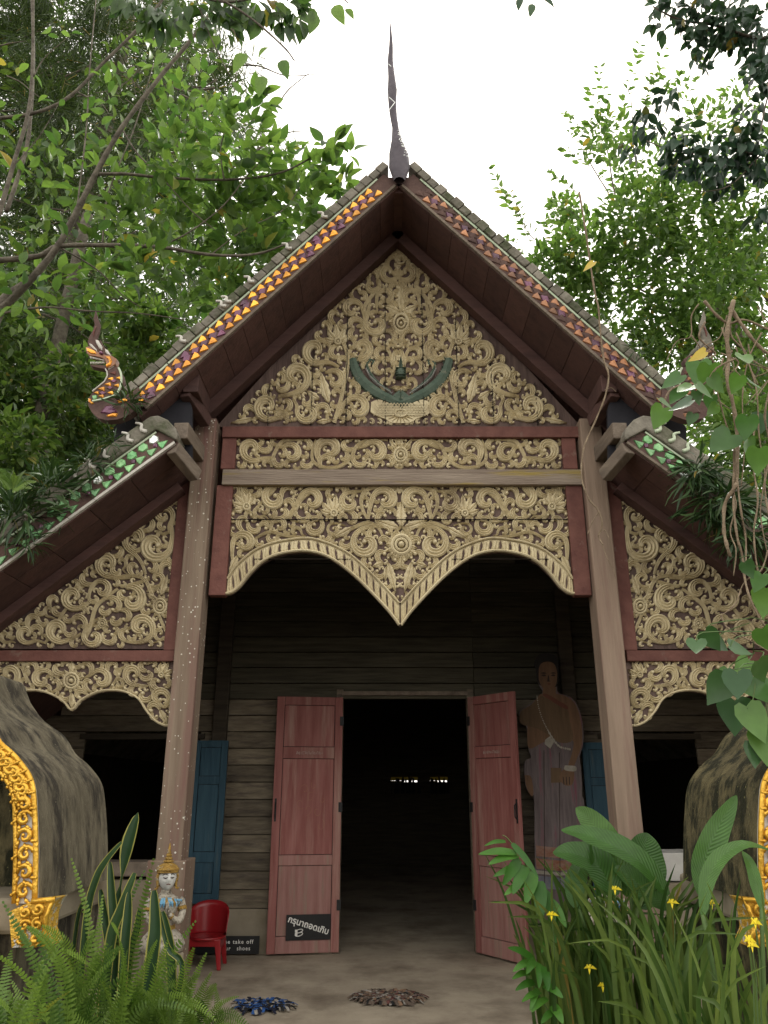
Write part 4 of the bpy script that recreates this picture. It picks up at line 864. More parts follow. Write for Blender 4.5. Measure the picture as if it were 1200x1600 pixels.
m_fline = M('painted_outline', (.03,.018,.014), rough=.7, bump=0)
lay = 0
def paint(pts, name, mat, parent, z, smooth=True):
    pl = fgp(cm2(pts) if smooth else pts); return MB().prism(pl, FGD-.0015*z, FGD-.0015*z+.0012).build(name, mat, parent)
arm = [(330,480),(400,430),(455,385),(462,360),(445,330),(436,290),(434,240),(430,200),(445,165),(490,150),(530,165),(550,215),(552,290),(546,350),(560,375),(620,395),(660,440),(685,510),(697,590),(693,670),(672,740),(640,800),(650,880),(620,905),(700,980),(700,1300),(706,1570),(440,1570),(425,1500),(418,1000),(400,960),(370,910),(360,820),(365,760),(398,740),(385,690),(372,560),(345,550),(333,520)]
core = MB().prism(fgp(cm2(arm, 3)), FGD, FGD+.022).build('board', m_fskirt, G)
paint([(425,860),(430,640),(470,600),(640,640),(668,700),(688,900),(686,1240),(695,1520),(640,1560),(470,1560),(432,1500),(418,1200)], 'skirt', m_fskirt, G, 1)
for a, b, mt in ((1240,1300,m_fhem),(1312,1372,m_fhem),(1380,1400,m_fsilver),(1410,1480,m_fblue),(1490,1560,m_fskirt)):
    paint([(426,a),(560,a+14),(690,a+4),(694,b),(560,b+12),(430,b)], 'hem_band', mt, G, 2, False)
paint([(450,380),(540,378),(610,400),(655,445),(678,520),(690,600),(684,680),(662,740),(640,792),(610,786),(630,720),(640,650),(600,640),(480,650),(390,690),(376,600),(378,560),(345,545),(336,500),(400,440)], 'skin', m_fskin, G, 2)
paint([(455,390),(530,420),(605,470),(618,530),(636,640),(560,655),(480,600),(430,575),(375,560),(336,540),(340,480),(400,440)], 'sash', m_fsash, G, 3)
paint([(470,376),(500,385),(560,420),(604,446),(606,468),(560,448),(500,410),(468,388)], 'sash_border', m_fband, G, 4)
paint([(432,300),(425,240),(415,215),(430,170),(455,150),(500,148),(545,170),(556,240),(550,320),(535,340),(450,330)], 'hair', m_fhair, G, 3)
fc = paint([(443,235),(455,208),(490,196),(528,208),(545,250),(546,300),(536,335),(512,360),(488,362),(458,335),(443,295)], 'face', m_fskin, G, 4)
paint([(470,340),(535,335),(540,375),(560,400),(470,392)], 'neck', m_fskin, G, 3)
for pts, nm in (([(452,262),(468,256),(486,262),(470,266)],'eyebrow'),([(508,262),(524,256),(540,262),(524,265)],'eyebrow'),([(456,274),(470,268),(484,275),(470,280)],'eye'),([(510,275),(524,268),(537,274),(524,279)],'eye'),([(495,275),(499,275),(503,303),(508,308),(495,310),(490,306)],'nose_line'),([(486,322),(500,318),(514,322),(500,330)],'mouth')):
    paint(pts, nm, m_fline if nm != 'mouth' else m_fband, fc, 5, nm != 'mouth')
paint([(510,798),(570,800),(572,882),(512,884)], 'book', m_fsash, G, 4, False)
hd_ = paint([(575,815),(600,800),(640,805),(642,860),(630,895),(600,900),(575,885),(560,850)], 'hand', m_fskin, G, 5)
for k in range(3): paint([(578+k*18,850),(582+k*18,850),(588+k*16,895),(583+k*16,895)], 'finger_line', m_fline, hd_, 6, False)
paint([(590,785),(650,790),(650,818),(590,812)], 'bracelet', m_fsilver, G, 6)
bt = paint([(478,640),(505,620),(530,650),(508,690),(476,665)], 'belt_buckle', m_fsilver, G, 5, False)
ck = MB()
cpts = catmull([(432,392,0),(440,450,0),(462,520,0),(488,575,0),(520,630,0),(560,678,0),(620,694,0)], 6)
for i, p in enumerate(cpts):
    a = fgp([(p.x, p.y)])[0]; r_ = .008 if i < 20 else .013; ck.add([(a[0]+r_*math.cos(q*math.pi/3)*(1 if i % 2 else .6), FGD-.0095, a[1]+r_*math.sin(q*math.pi/3)) for q in range(6)], [tuple(range(6))])
tag(ck.build('chain_links', m_fsilver, G), kind='stuff')
for k in (0,2): paint([(470+k*44,700+k*6),(474+k*44,700+k*6),(478+k*44,1540),(474+k*44,1540)], 'plank_crack', m_fline, G, 3, False)
paint([(362,840),(398,850),(412,930),(404,962),(380,930),(366,880)], 'left_hand', m_fskin, G, 2)

# red plastic chair
cx_, cy_ = U(317, 1510, 8.3).x, 8.35
K = thing('plastic_chair', (cx_, cy_, 0), 'small dark red plastic chair with a curved back beside the post', 'chair')
def shell(mb, path, z0f, z1f, th=.012, n=16):
    vs = []
    for i in range(n+1):
        t = i/n; a = R(200+(-220)*t) if False else math.pi*(1.08-1.16*t); x = .185*math.cos(a); y = .16*math.sin(a)+.02
        for k in range(7):
            f = k/6; z = z0f(t)+(z1f(t)-z0f(t))*f; q = 1+.10*f
            vs.append((cx_+x*q, cy_+y*q, z))
        for k in range(7):
            f = 1-k/6; z = z0f(t)+(z1f(t)-z0f(t))*f; q = 1+.10*f-.06
            vs.append((cx_+x*q, cy_+y*q, z))
    return mb.add(vs, [(i*14+j, i*14+(j+1)%14, (i+1)*14+(j+1)%14, (i+1)*14+j) for i in range(n) for j in range(14)])
h_ = lambda t: .30+.25*math.sin(math.pi*t)**.45
bk_ = shell(MB(), 0, lambda t: .235, h_).build('backrest', m_plastic, K, smooth=True)
st_m = MB().lathe([(.0,.235),(.15,.232),(.185,.245),(.19,.262),(.17,.266),(.12,.256),(0,.25)], (cx_, cy_, 0), 24, sy=.92).build('seat', m_plastic, K, smooth=True)
for sx in (-1, 1):
    for sy in (-1, 1):
        x, y = cx_+sx*.135, cy_+sy*.115; m = MB(); ft = (x+sx*.035, y+sy*.03)
        m.add([(x-.03,y-.02,.25),(x+.03,y-.02,.25),(x+.03,y+.02,.25),(x-.03,y+.02,.25),(ft[0]-.018,ft[1]-.015,0),(ft[0]+.018,ft[1]-.015,0),(ft[0]+.018,ft[1]+.015,0),(ft[0]-.018,ft[1]+.015,0)], [(0,1,2,3),(7,6,5,4),(0,4,5,1),(1,5,6,2),(2,6,7,3),(3,7,4,0)]).build('leg', m_plastic, K, bevel=.006)
ap_ = MB()
for sx in (-1, 1): ap_.box((cx_+sx*.163, cy_-.11, .17), (cx_+sx*.155, cy_+.11, .24))
ap_.box((cx_-.15, cy_-.137, .19), (cx_+.15, cy_-.13, .245)); ap_.build('seat_apron', m_plastic, K, bevel=.003)

# black notice on the floor against the plaster base
n0, n1 = U(303, 1495, 8.86), U(405, 1471, 8.86)
NB = thing('shoe_notice', (n0.x, 8.87, 0), 'small black notice in white letters leaning on the wall behind the red chair', 'notice')
nb_ = MB().box((n0.x, 8.87, .012), (n1.x, 8.885, .175)).build('board', m_black, NB, bevel=.002)
for body, z in (('Please take off', .107), ('your   shoes', .048)):
    v, f = text_mesh(body, .052, .0008, 1.25); mx_ = max(p[0] for p in v); wid = .40 if z > .1 else .31; k = wid/mx_; x1_ = n1.x-(.06 if z > .1 else .09)
    MB().add([(x1_-wid+x*k, 8.868, z+y*1.0) for x, y, _ in v], f).build('lettering', m_text, NB)

# rag mats
def mat_(name, u, v, w_, h_, cols, n, label, seed):
    rr = random.Random(seed); c = U(u, v, 6); t = CH/(CH-c.z) if c.z < CH else 1; c = Vector((c.x*t, 6*t, 0)); o = thing(name, (c.x, c.y, 0), label, 'mat', 'rag mats on the porch floor')
    base = MB(); pts = []
    for k in range(22): a = 2*math.pi*k/22; r_ = 1+rr.uniform(-.16,.12); pts.append((c.x+w_*.85*r_*math.cos(a), c.y+h_*.85*r_*math.sin(a)))
    base.add([(x, y, .002) for x, y in pts]+[(x*.98+c.x*.02, y*.98+c.y*.02, .012) for x, y in pts], [tuple(range(22,44))]+[(i,(i+1)%22,(i+1)%22+22,i+22) for i in range(22)]).build('mat_base', cols[0], o)
    bs = [MB() for _ in cols]
    for k in range(n):
        a = rr.uniform(0, 2*math.pi); q = rr.random()**.5*1.05; x, y = c.x+w_*q*math.cos(a), c.y+h_*q*math.sin(a); L_ = rr.uniform(.02,.09)*(1.7 if q > .9 else 1); W_ = rr.uniform(.006,.02); an = rr.uniform(0, 6.28) if q < .9 else a+rr.uniform(-.5,.5)
        dx, dy = math.cos(an), math.sin(an); z = .012+rr.uniform(.0,.010); pp = []
        for s_ in (0, .35, .7, 1): 
            ww = W_*(1-.5*abs(s_-.4)); xx, yy, zz = x+dx*L_*(s_-.3), y+dy*L_*(s_-.3), z+math.sin(s_*3)*.012-(.01 if q > .9 and s_ == 1 else 0)
            pp += [(xx-dy*ww, yy+dx*ww, zz+rr.uniform(-.003,.003)), (xx+dy*ww, yy-dx*ww, zz)]
        bs[rr.randrange(len(cols))].add(pp, [(0,1,3,2),(2,3,5,4),(4,5,7,6)])
    for m, b in zip(cols, bs): tag(b.build('cloth_scraps', m, o), kind='stuff')
cl_ = lambda n, c: M(n, c, tuple(x*1.3 for x in c), rough=.9, scale=30, bump=.3)
kc = dict(bl=cl_('blue_cloth',(.03,.085,.25)), nv=cl_('navy_cloth',(.012,.014,.028)), wh=cl_('dirty_white_cloth',(.28,.26,.23)), gr=cl_('grey_brown_cloth',(.12,.09,.07)), ta=cl_('tan_cloth',(.22,.14,.09)), mr=cl_('maroon_cloth',(.10,.04,.035)), bk=cl_('black_cloth',(.015,.015,.015)))
mat_('rag_mat', 408, 1574, .20, .15, [kc['nv'],kc['bl'],kc['bl'],kc['wh'],kc['bk']], 230, 'ragged mat of blue, black and white cloth strips, left of the brown one', 3)
mat_('rag_mat', 605, 1561, .235, .17, [kc['gr'],kc['ta'],kc['gr'],kc['mr'],kc['bk'],kc['wh'],kc['gr']], 520, 'worn round mat of brown and grey scraps in front of the doorway', 5)

# white pot behind the grass
pp_ = U(872, 1462, 6.9); PT = thing('flower_pot', (pp_.x, 6.9, 0), 'plain white pot half hidden behind the grassy clump by the right post', 'pot')
MB().lathe([(.07,-.002),(.11,.02),(.16,.28),(.175,.30),(.165,.305),(.145,.28),(.09,.05)], (pp_.x, 6.9, 0), 20).build('pot', m_white, PT, smooth=True)
MB().lathe([(.001,.245),(.14,.25),(.001,.262)], (pp_.x, 6.9, 0), 16).build('potting_soil', m_soil, PT)

# ================================================================ kneeling praying statues
HEADP = {'head','eyebrow','eyelid','lips','crown','hair','ear_ornament'}
def statue(x, y, zoff, face, label):
    o = thing('praying_statue', (x, y, 0), label, 'statue', 'praying statues at the posts')
    c, s_ = math.cos(face), math.sin(face)
    def put(mb, name, mat, smooth=True, parent=None):
        
        if name == 'crown': mb.v = [(p[0]*1.40, p[1]*1.45, .700+(p[2]-.704)*.80) for p in mb.v]
        elif name in HEADP: mb.v = [(p[0]*(1.36 if name != 'ear_ornament' else 1.25), p[1]*1.45, .525+(p[2]-.56)*1.33) for p in mb.v]
        elif name != 'pedestal': mb.v = [(p[0]*.92, p[1]*.95, p[2]) for p in mb.v]
        mb.v = [(x+p[0]*c-p[1]*s_, y+p[0]*s_+p[1]*c, p[2]+zoff) for p in mb.v]; return mb.build(name, mat, parent or o, smooth=smooth)
    put(MB().box((-.17,-.17,-zoff-.13),(.17,.17,.06)), 'pedestal', m_dado, False)
    # continuous body: folded legs, waist, chest, shoulders, neck (front is -y)
    secs = [(.06,.20,.20,-.02),(.12,.22,.22,-.03),(.18,.19,.19,-.02),(.24,.115,.10,.02),(.30,.095,.075,.02),(.36,.11,.08,.015),(.42,.13,.085,.01),(.465,.14,.08,.01),(.495,.12,.065,.01),(.515,.07,.052,.01),(.535,.052,.048,.005),(.560,.047,.048,0),(.60,.05,.052,-.004)]
    n = 20; vs = [(a*math.cos(2*math.pi*j/n), oy+b*math.sin(2*math.pi*j/n), z) for z, a, b, oy in secs for j in range(n)]
    k = len(secs); b_ = put(MB().add(vs, [(i*n+j, i*n+(j+1)%n, (i+1)*n+(j+1)%n, (i+1)*n+j) for i in range(k-1) for j in range(n)]+[tuple(range(n-1,-1,-1)),tuple(range((k-1)*n,k*n))]), 'body', m_statue)
    put(MB().lathe([(.118,.20),(.125,.24),(.112,.27),(.10,.26)], (0,.018,0), 20, sy=.85), 'waist_band', m_ochre)
    # head with a modelled face
    hz_ = .66; hv = []; nu, nv = 28, 20
    for i in range(nv+1):
        th = math.pi*i/nv
        for j in range(nu):
            ph = 2*math.pi*j/nu; X = math.sin(th)*math.cos(ph); Y = math.sin(th)*math.sin(ph); Z = -math.cos(th)
            fx_ = X*.060*(1-.16*max(0,-Z)); fy = Y*.066; fz = Z*.084
            if Y < -.2:
                f = -Y; g_ = lambda x0, z0, sx, sz: math.exp(-((X-x0)/sx)**2-((Z-z0)/sz)**2)
                fy -= f*(.017*g_(0,-.12,.14,.17)+.010*g_(0,.08,.09,.25)+.010*g_(0,-.42,.26,.07)+.011*g_(0,-.74,.25,.14)+.005*g_(0,.30,.6,.10)+.004*g_(.5,-.25,.25,.3)+.004*g_(-.5,-.25,.25,.3))
                fy += f*(.007*g_(.36,.10,.2,.10)+.007*g_(-.36,.10,.2,.10)+.004*g_(0,-.31,.2,.05)+.004*g_(0,-.55,.3,.05))
            hv.append((fx_, fy, hz_+fz))
    hd = put(MB().add(hv, [(i*nu+j, i*nu+(j+1)%nu, (i+1)*nu+(j+1)%nu, (i+1)*nu+j) for i in range(nv) for j in range(nu)]), 'head', m_whitestat)
    for sx in (-1, 1):
        def arc(x0, z0, l, bow, th, name, mat):
            pts = []
            for q in range(7):
                t = q/6; X = x0+l*(t-.5); Z = z0+bow*math.sin(math.pi*t); Xn, Zn = X/.060, (Z)/.084; pts.append((X, -.066*math.sqrt(max(.05, 1-Xn*Xn-Zn*Zn))-.0035, hz_+Z))
            put(MB().tube(pts, [th*(.4+.6*math.sin(math.pi*min(.95,max(.05,q/6)))) for q in range(7)], 5), name, mat, parent=hd)
        arc(sx*.023, .022, .034, .007, .0032, 'eyebrow', m_fline); arc(sx*.023, .009, .027, -.005, .0040, 'eyelid', m_fline)
    arc(0, -.036, .026, .002, .0042, 'lips', m_fband)
    # hair and ear flaps in gilding, tiered crown with a spire
    hb = MB()
    for i in range(15):
        pass
    put(MB().lathe([(.050,.704),(.071,.708),(.073,.716),(.070,.73),(.074,.735),(.074,.745),(.068,.757),(.058,.778),(.038,.80),(.024,.812),(.034,.82),(.034,.83),(.018,.842),(.026,.85),(.026,.86),(.014,.875),(.020,.884),(.019,.893),(.011,.91),(.014,.918),(.009,.94),(.008,.98),(.002,1.02)], (0,.004,0), 20, sy=1.04), 'crown', m_ochre)
    cap_ = [];
    for i in range(9):
        th = math.pi*i/12
        for j in range(13):
            ph = math.pi*(-.06+1.12*j/12); cap_.append((.068*math.sin(th+.25)*math.cos(ph), .004+.073*math.sin(th+.25)*math.sin(ph), hz_+.088*math.cos(th+.25)*.9))
    put(MB().add(cap_, [(i*13+j, i*13+j+1, (i+1)*13+j+1, (i+1)*13+j) for i in range(8) for j in range(12)]), 'hair', m_ochre, parent=hd)
    for sx in (-1, 1):
        put(MB().tube([(sx*.062,-.015,.70),(sx*.070,-.005,.67),(sx*.068,.0,.64),(sx*.064,-.005,.615),(sx*.068,-.010,.598),(sx*.080,-.014,.590),(sx*.088,-.014,.600)], [.010,.013,.012,.010,.009,.007,.003], 7), 'ear_ornament', m_ochre)
        # arm: shoulder, elbow, wrist
        put(MB().tube(catmull([(sx*.135,.01,.475),(sx*.165,.0,.43),(sx*.17,-.03,.36),(sx*.13,-.09,.31),(sx*.07,-.135,.335),(sx*.022,-.15,.375)], 4), [.036,.040,.040,.040,.038,.037,.036,.034,.033,.034,.034,.034,.032,.030,.028,.026,.025,.024,.023,.022,.021], 10), 'arm', m_statue)
        put(MB().tube([(sx*.165,-.01,.412),(sx*.169,-.02,.385)], [.046,.046], 12), 'armlet', m_ochre); put(MB().tube([(sx*.05,-.142,.35),(sx*.036,-.147,.362)], [.029,.028], 10), 'bracelet', m_ochre)
        # hand: palm, four unequal fingers and the thumb, pressed to the other palm
        hn = put(MB().ball((sx*.011,-.152,.400), .022, 10, 7, sc=(.5,.95,1.3)), 'hand', m_statue)
        for q, l in enumerate((.050,.058,.053,.040)):
            yy = -.137-q*.010; put(MB().tube([(sx*.010,yy,.412),(sx*.009,yy-.002,.430),(sx*.006,yy-.003,.415+l)], [.0062,.0058,.0035], 6), 'finger', m_statue, parent=hn)
        put(MB().tube([(sx*.014,-.130,.395),(sx*.016,-.118,.412),(sx*.013,-.114,.428)], [.007,.0062,.004], 6), 'thumb', m_statue, parent=hn)
        # flared blue shoulder feathers
        for q in range(5):
            a = R(-28+q*22); p0_ = Vector((sx*(.085+.006*q), -.045, .475-.012*q)); d_ = Vector((sx*math.cos(a)*.085, -.025, math.sin(a)*.05+.01)); e_ = p0_+d_; u_ = Vector((0,-.3,1)).normalized()*.016
            put(MB().add([p0_-u_*.6, p0_+d_*.6-u_, e_+u_*.7, p0_+d_*.5+u_, p0_+u_*.6, p0_+d_*.45+Vector((0,-.012,0))], [(0,1,5),(1,2,5),(2,3,5),(3,4,5),(4,0,5)]), 'shoulder_feather', m_sblue if q % 2 == 0 else m_ochre, False)
    for q in range(13):                             # collar of hanging blue leaves
        a = R(-170+q*13.3); r0 = .085; r1 = .125; ca_, sa_ = math.cos(a), math.sin(a); wv = Vector((-sa_, ca_, 0))*.015
        p0_ = Vector((r0*ca_, .01+.62*r0*sa_, .505)); m__ = Vector((r1*ca_, .0+.78*r1*sa_, .455)); e_ = Vector((r1*1.04*ca_, -.004+.82*r1*sa_, .415))
        put(MB().add([p0_-wv*.7, m__-wv, e_, m__+wv, p0_+wv*.7, m__+Vector((ca_*.010, sa_*.014, 0))], [(0,1,5),(1,2,5),(2,3,5),(3,4,5),(4,0,5)]), 'collar_leaf', m_sblue if q % 3 else m_ochre, False)
    put(MB().lathe([(.075,.500),(.088,.503),(.085,.512),(.06,.520),(.052,.522)], (0,.008,0), 24, sy=.72), 'necklace', m_statue)
    return o
m_whitestat = M('white_face_paint', (.52,.52,.49), (.66,.66,.62), rough=.7, scale=12, bump=.15, c3=(.25,.23,.2), s3=22, t3=(.64,.70))
SD = 5.75; a_ = U(266, 1317, SD); b2 = U(266, 1392, SD); sc_h = (a_.z-b2.z)   # crown tip to chin must be .45 model units
sx_, zo = a_.x, a_.z-1.02
def scaled_statue(x, y, ztip, k, face, label):
    o = statue(0, 0, 0, face, label); o.location = (x, y, ztip-.953*k); o.scale = (k, k, k); return o
kk = sc_h/.405
scaled_statue(a_.x, SD, a_.z, kk, R(24), 'white-faced praying statue with gold spired crown at the foot of the left post')
ar = U(941, 1318, SD); scaled_statue(ar.x, SD, ar.z, kk, R(-24), 'praying statue hidden but for its gold crown behind big leaves at the right post')

# ================================================================ arched shrines at either side
m_goldfoot = M('gold_over_white_relief', (.60,.33,.035), (.88,.56,.09), rough=.38, metal=.5, scale=30, bump=.9, c3=(.62,.6,.55), s3=26, t3=(.54,.58))
def shrine(side, mat, label):
    Y0, Y1 = 3.82, 4.75; cxs = -2.2
    prof_px = [(55,1412),(57,1330),(54,1249),(49,1219),(37,1198),(20,1178),(0,1160)]
    pr = [(U(u,v,Y0).x, U(u,v,Y0).z) for u, v in prof_px]; zb = 1.13
    R_ = pr + [(-1.90, 1.905), (-2.03, 1.99), (-2.13, 2.10), (cxs, 2.22)]; Lf = [(2*cxs-x, z) for x, z in R_[:-1]][::-1]
    out = R_+Lf
    fx = (lambda x: .13-x) if side else (lambda x: x)
    o = thing('arched_shrine', (fx(cxs), Y0, 0), label, 'shrine')
    def put(mb, name, mt, smooth=False, parent=None, bevel=0):
        mb.v = [(fx(p[0]), p[1], p[2]) for p in mb.v]
        if side: mb.f = [f[::-1] for f in mb.f]
        return mb.build(name, mt, parent or o, smooth=smooth, bevel=bevel)
    # vaulted body, slightly swelling towards the back shoulder
    n = len(out); cm = catmull([(x, 0, z) for x, z in out], 3); vs = []; rings = 9
    for j in range(rings):
        t = j/(rings-1); y = Y0+.03+(Y1-Y0)*t; sw = 1+.01*math.sin(math.pi*t)
        for p in cm: vs.append((cxs+(p.x-cxs)*sw, y, zb+(p.z-zb)*(1-.02*t)))
    k = len(cm); body = MB().add(vs, [(j*k+i, (j+1)*k+i, (j+1)*k+i+1, j*k+i+1) for j in range(rings-1) for i in range(k-1)]+[tuple(range((rings-1)*k, rings*k))]); put(body, 'vault', mat, True)
    # inner recess
    inn = [(cxs+(x-cxs)*.86, zb+(z-zb)*.90) for x, z in out]; cmi = catmull([(x, 0, z) for x, z in inn], 3); vs = []
    for y in (Y0+.03, Y0+.5): vs += [(p.x, y, p.z) for p in cmi]
    ki = len(cmi); put(MB().add(vs, [(i, i+1, ki+i+1, ki+i) for i in range(ki-1)]+[tuple(range(ki, 2*ki))]), 'niche', m_shrine_r)
    # front band: white ground with gold borders and scrolls
    vs = [(p.x, Y0, p.z) for p in cm]+[(cxs+(p.x-cxs)*.855, Y0, zb+(p.z-zb)*.895) for p in cm]; vs += [(x, Y0+.035, z) for x, _, z in vs]
    put(MB().add(vs, [(i, i+1, k+i+1, k+i) for i in range(k-1)]+[(2*k+i, 3*k+i, 3*k+i+1, 2*k+i+1) for i in range(k-1)]+[(i, 2*k+i, 2*k+i+1, i+1) for i in range(k-1)]+[(k+i, k+i+1, 3*k+i+1, 3*k+i) for i in range(k-1)]), 'front_band', m_whitep)
    put(MB().tube([(p.x, Y0-.006, p.z) for p in cm], .014, 6), 'outer_border', m_gold, True); put(MB().tube([(cxs+(p.x-cxs)*.86, Y0-.006, zb+(p.z-zb)*.90) for p in cm], .012, 6), 'inner_border', m_gold, True)
    # gold scrolls along the band
    for i in range(1, k-2):
        p = cm[i]; q = (cxs+(p.x-cxs)*.93, zb+(p.z-zb)*.95); d = 1 if i % 2 else -1; mb = MB(); pts = []; r0 = .036
        tx, tz = cm[i+1].x-p.x, cm[i+1].z-p.z; L_ = math.hypot(tx, tz); a0 = math.atan2(tz, tx)
        for s_ in range(14):
            t = s_/13; a = a0+d*R(-90+400*t); rr = r0*(1-.78*t); pts.append((q[0]+rr*math.cos(a), Y0-.010-.008*t, q[1]+rr*math.sin(a)))
        mb.tube(pts, [.006+.007*math.sin(math.pi*min(1, .1+j_/13)) for j_ in range(14)], 6); mb.ball(pts[-1], .009, 6, 4)
        for e in range(3):
            a = a0+d*(-1.2+e*.9)+2.6; b_ = Vector((q[0]+.030*math.cos(a), Y0-.008, q[1]+.030*math.sin(a))); c2 = b_+Vector((.030*math.cos(a+.7), -.008, .030*math.sin(a+.7))); mb.tube([b_, (b_+c2)/2+Vector((0,-.006,0)), c2], [.004,.009,.005], 5); mb.ball(c2, .008, 5, 3)
        put(mb, 'gold_scroll', m_gold, True)
    # crest of gold leaves on the front ridge
    for i in range(5):
        p = cm[len(cm)//2+(i-2)*3]; mb = MB()
        for e in range(-2, 3): mb.tube([(p.x, Y0-.01, p.z), (p.x+e*.03, Y0-.02, p.z+.07), (p.x+e*.045+.01, Y0-.01, p.z+.12-.01*abs(e))], [.014,.016,.003], 6)
        put(mb, 'crest_leaf', m_gold, True)
    # gold flame mass seen on the shoulder near the picture edge
    g0 = U(2, 1100, Y0+.06)
    # sloping ledge, flared gold foot and pedestal
    lp = [(1.66,1.13),(1.60,1.05),(1.64,1.02),(1.60,.96)]
    put(MB().box((cxs-.60, Y0+.05, .98), (cxs+.60, Y1+.25, zb-.002)), 'ledge', m_dado, bevel=.02)
    put(MB().box((cxs-.56, Y0+.08, -.17), (cxs+.56, Y1+.2, .978)), 'pedestal', mat)
    ft = [(U(u,v,Y0-.05).x, U(u,v,Y0-.05).z) for u, v in ((15,1424),(51,1408),(88,1404),(81,1414),(74,1431),(71,1455),(80,1478),(20,1480))]
    for sg in (0, 1):
        f2 = [(2*cxs-x, z) for x, z in ft] if sg else ft
        b = put(MB().prism(f2, Y0-.06, Y0+.08), 'flared_foot', m_goldfoot)
        put(MB().tube([(x, Y0-.062, z) for x, z in f2[1:7]], .012, 6), 'foot_border', m_gold, True, b)
        for (u, v) in ((40,1425),(60,1420),(38,1447),(58,1444),(35,1465),(55,1468)):
            c0 = U(u, v, Y0-.07); x = 2*cxs-c0.x if sg else c0.x; pts = [(x+.026*(1-.75*q/11)*math.cos(q*.6+u), Y0-.066-.001*q, c0.z+.026*(1-.75*q/11)*math.sin(q*.6+u)) for q in range(12)]
            put(MB().tube(pts, .009, 6).ball(pts[-1], .010, 6, 4), 'gold_scroll', m_gold, True, b)
    put(MB().box((cxs-.48, Y0-.10, -.17), (cxs+.48, Y0+.07, 1.02)), 'front_plinth', m_goldfoot)
    return o
shrine(0, m_shrine, 'grey streaked arched shrine with gold scroll edge at the left picture edge')
shrine(1, m_shrine_r, 'dark mossy arched shrine with gold scroll edge at the right picture edge')
# ================================================================ plants in front
def depth_at(p): return p.y*C_+(p.z-CH)*S_
def m_px(n, p): return n*depth_at(p)/FPX           # size in metres of n photo pixels at p
def blade(name, pts, w, mat, parent, prof=None, fold=.25, n=10, face=None, kind=None, tip=1, cross=2, wave=0):
    """one leaf blade swept along pts; carries 'cross' (0 midrib .. 1 edge) and 'along' for its material"""
    c = catmull(pts, max(2, int(n/(len(pts)-1)))); k = len(c); vs = []; cr = []; al = []
    S_off = [i/cross for i in range(-cross, cross+1)]
    prof = prof or (lambda t: math.sin(math.pi*min(1, (t*.92+.08)**.8))**.8)
    face = face or Vector((0,-1,.25)); 
    for i, p in enumerate(c):
        t = i/(k-1); d = (c[min(i+1,k-1)]-c[max(i-1,0)]).normalized(); sd_ = d.cross(face).normalized(); nn = sd_.cross(d).normalized(); ww = w*prof(t)*.5
        for s_ in S_off:
            vs.append(p+sd_*s_*ww+nn*(abs(s_)*fold*ww)+nn*(wave*ww*math.sin(t*17)*abs(s_))); cr.append(abs(s_)); al.append(t)
    m = 2*cross+1; o = ORG.get(parent.name, Vector((0,0,0))) if parent else Vector((0,0,0))
    me = bpy.data.meshes.new(name); me.from_pydata([tuple(v-o) for v in vs], [], [(i*m+j, i*m+j+1, (i+1)*m+j+1, (i+1)*m+j) for i in range(k-1) for j in range(m-1)])
    me.polygons.foreach_set('use_smooth', [True]*len(me.polygons)); me.materials.append(mat); me.update()
    a = me.attributes.new('cross', 'FLOAT', 'POINT'); a.data.foreach_set('value', cr); a = me.attributes.new('along', 'FLOAT', 'POINT'); a.data.foreach_set('value', al)
    return link(name, me, parent)
l_fern = leaf_mat('fern_green', (.06,.125,.022), (.19,.29,.055), .35, False)
l_snake = leaf_mat('variegated_leaf', (.022,.055,.022), (.04,.085,.03), .12, False, edge=(.36,.34,.09))
l_ging = leaf_mat('broad_ribbed_leaf', (.045,.12,.022), (.085,.18,.035), .3, False, rough=.36, veins=150)
l_iris = leaf_mat('iris_blade', (.035,.080,.018), (.145,.205,.048), .35, False)
l_bamb = leaf_mat('lance_leaf', (.035,.12,.015), (.08,.21,.03), .3, False)
m_yel = M('yellow_petal', (.75,.60,.02), (.85,.70,.05), rough=.5, bump=0)
m_stem = M('green_stem', (.06,.11,.03), (.09,.14,.04), rough=.6, bump=0)
def frond(parent, base, tip, w, sag, roll, nm='frond'):
    base, tip = Vector(base), Vector(tip); L_ = (tip-base).length; n = int(26+L_*30); ax = (tip-base).normalized()
    out = Vector((tip.x-base.x, (tip.y-base.y), 0)); out = out.normalized() if out.length > .01 else Vector((1,0,0))
    c = [base+(tip-base)*t+Vector((0,0,1))*sag*math.sin(math.pi*t**1.25)*L_-out*.12*L_*math.sin(math.pi*t) for t in [i/n for i in range(n+1)]]
    w = w*.88; view = Vector((math.sin(roll), -math.cos(roll), .35)).normalized(); mb = MB()
    mb.tube(c[::3], [.0035*(1-.75*i/max(1,len(c[::3])-1)) for i in range(len(c[::3]))], 4)
    for i in range(2, n+1):
        t = i/n; d = (c[i]-c[i-1]).normalized(); sd_ = d.cross(view).normalized(); nn = sd_.cross(d); l = w*.5*min(1, (1.02-t)**.55*1.15)*min(1, .55+t*2.2)*random.uniform(.88,1.08); g_ = L_/n*.36
        if random.random() < .02: continue
        for s_ in (-1, 1):
            p = c[i]; e = p+sd_*s_*l+d*l*.22-nn*l*random.uniform(.02,.20); mdl = p+sd_*s_*l*.5+d*l*.08+nn*l*.05
            mb.add([p-d*g_*.8, p+d*g_*.9, mdl+d*g_*1.0, e+d*g_*.35, e-d*g_*.35, mdl-d*g_*.95], [(0,1,2,5),(5,2,3,4)] if s_ > 0 else [(1,0,5,2),(2,5,4,3)])
    return mb.build(nm, l_fern, parent)
groundz = .22
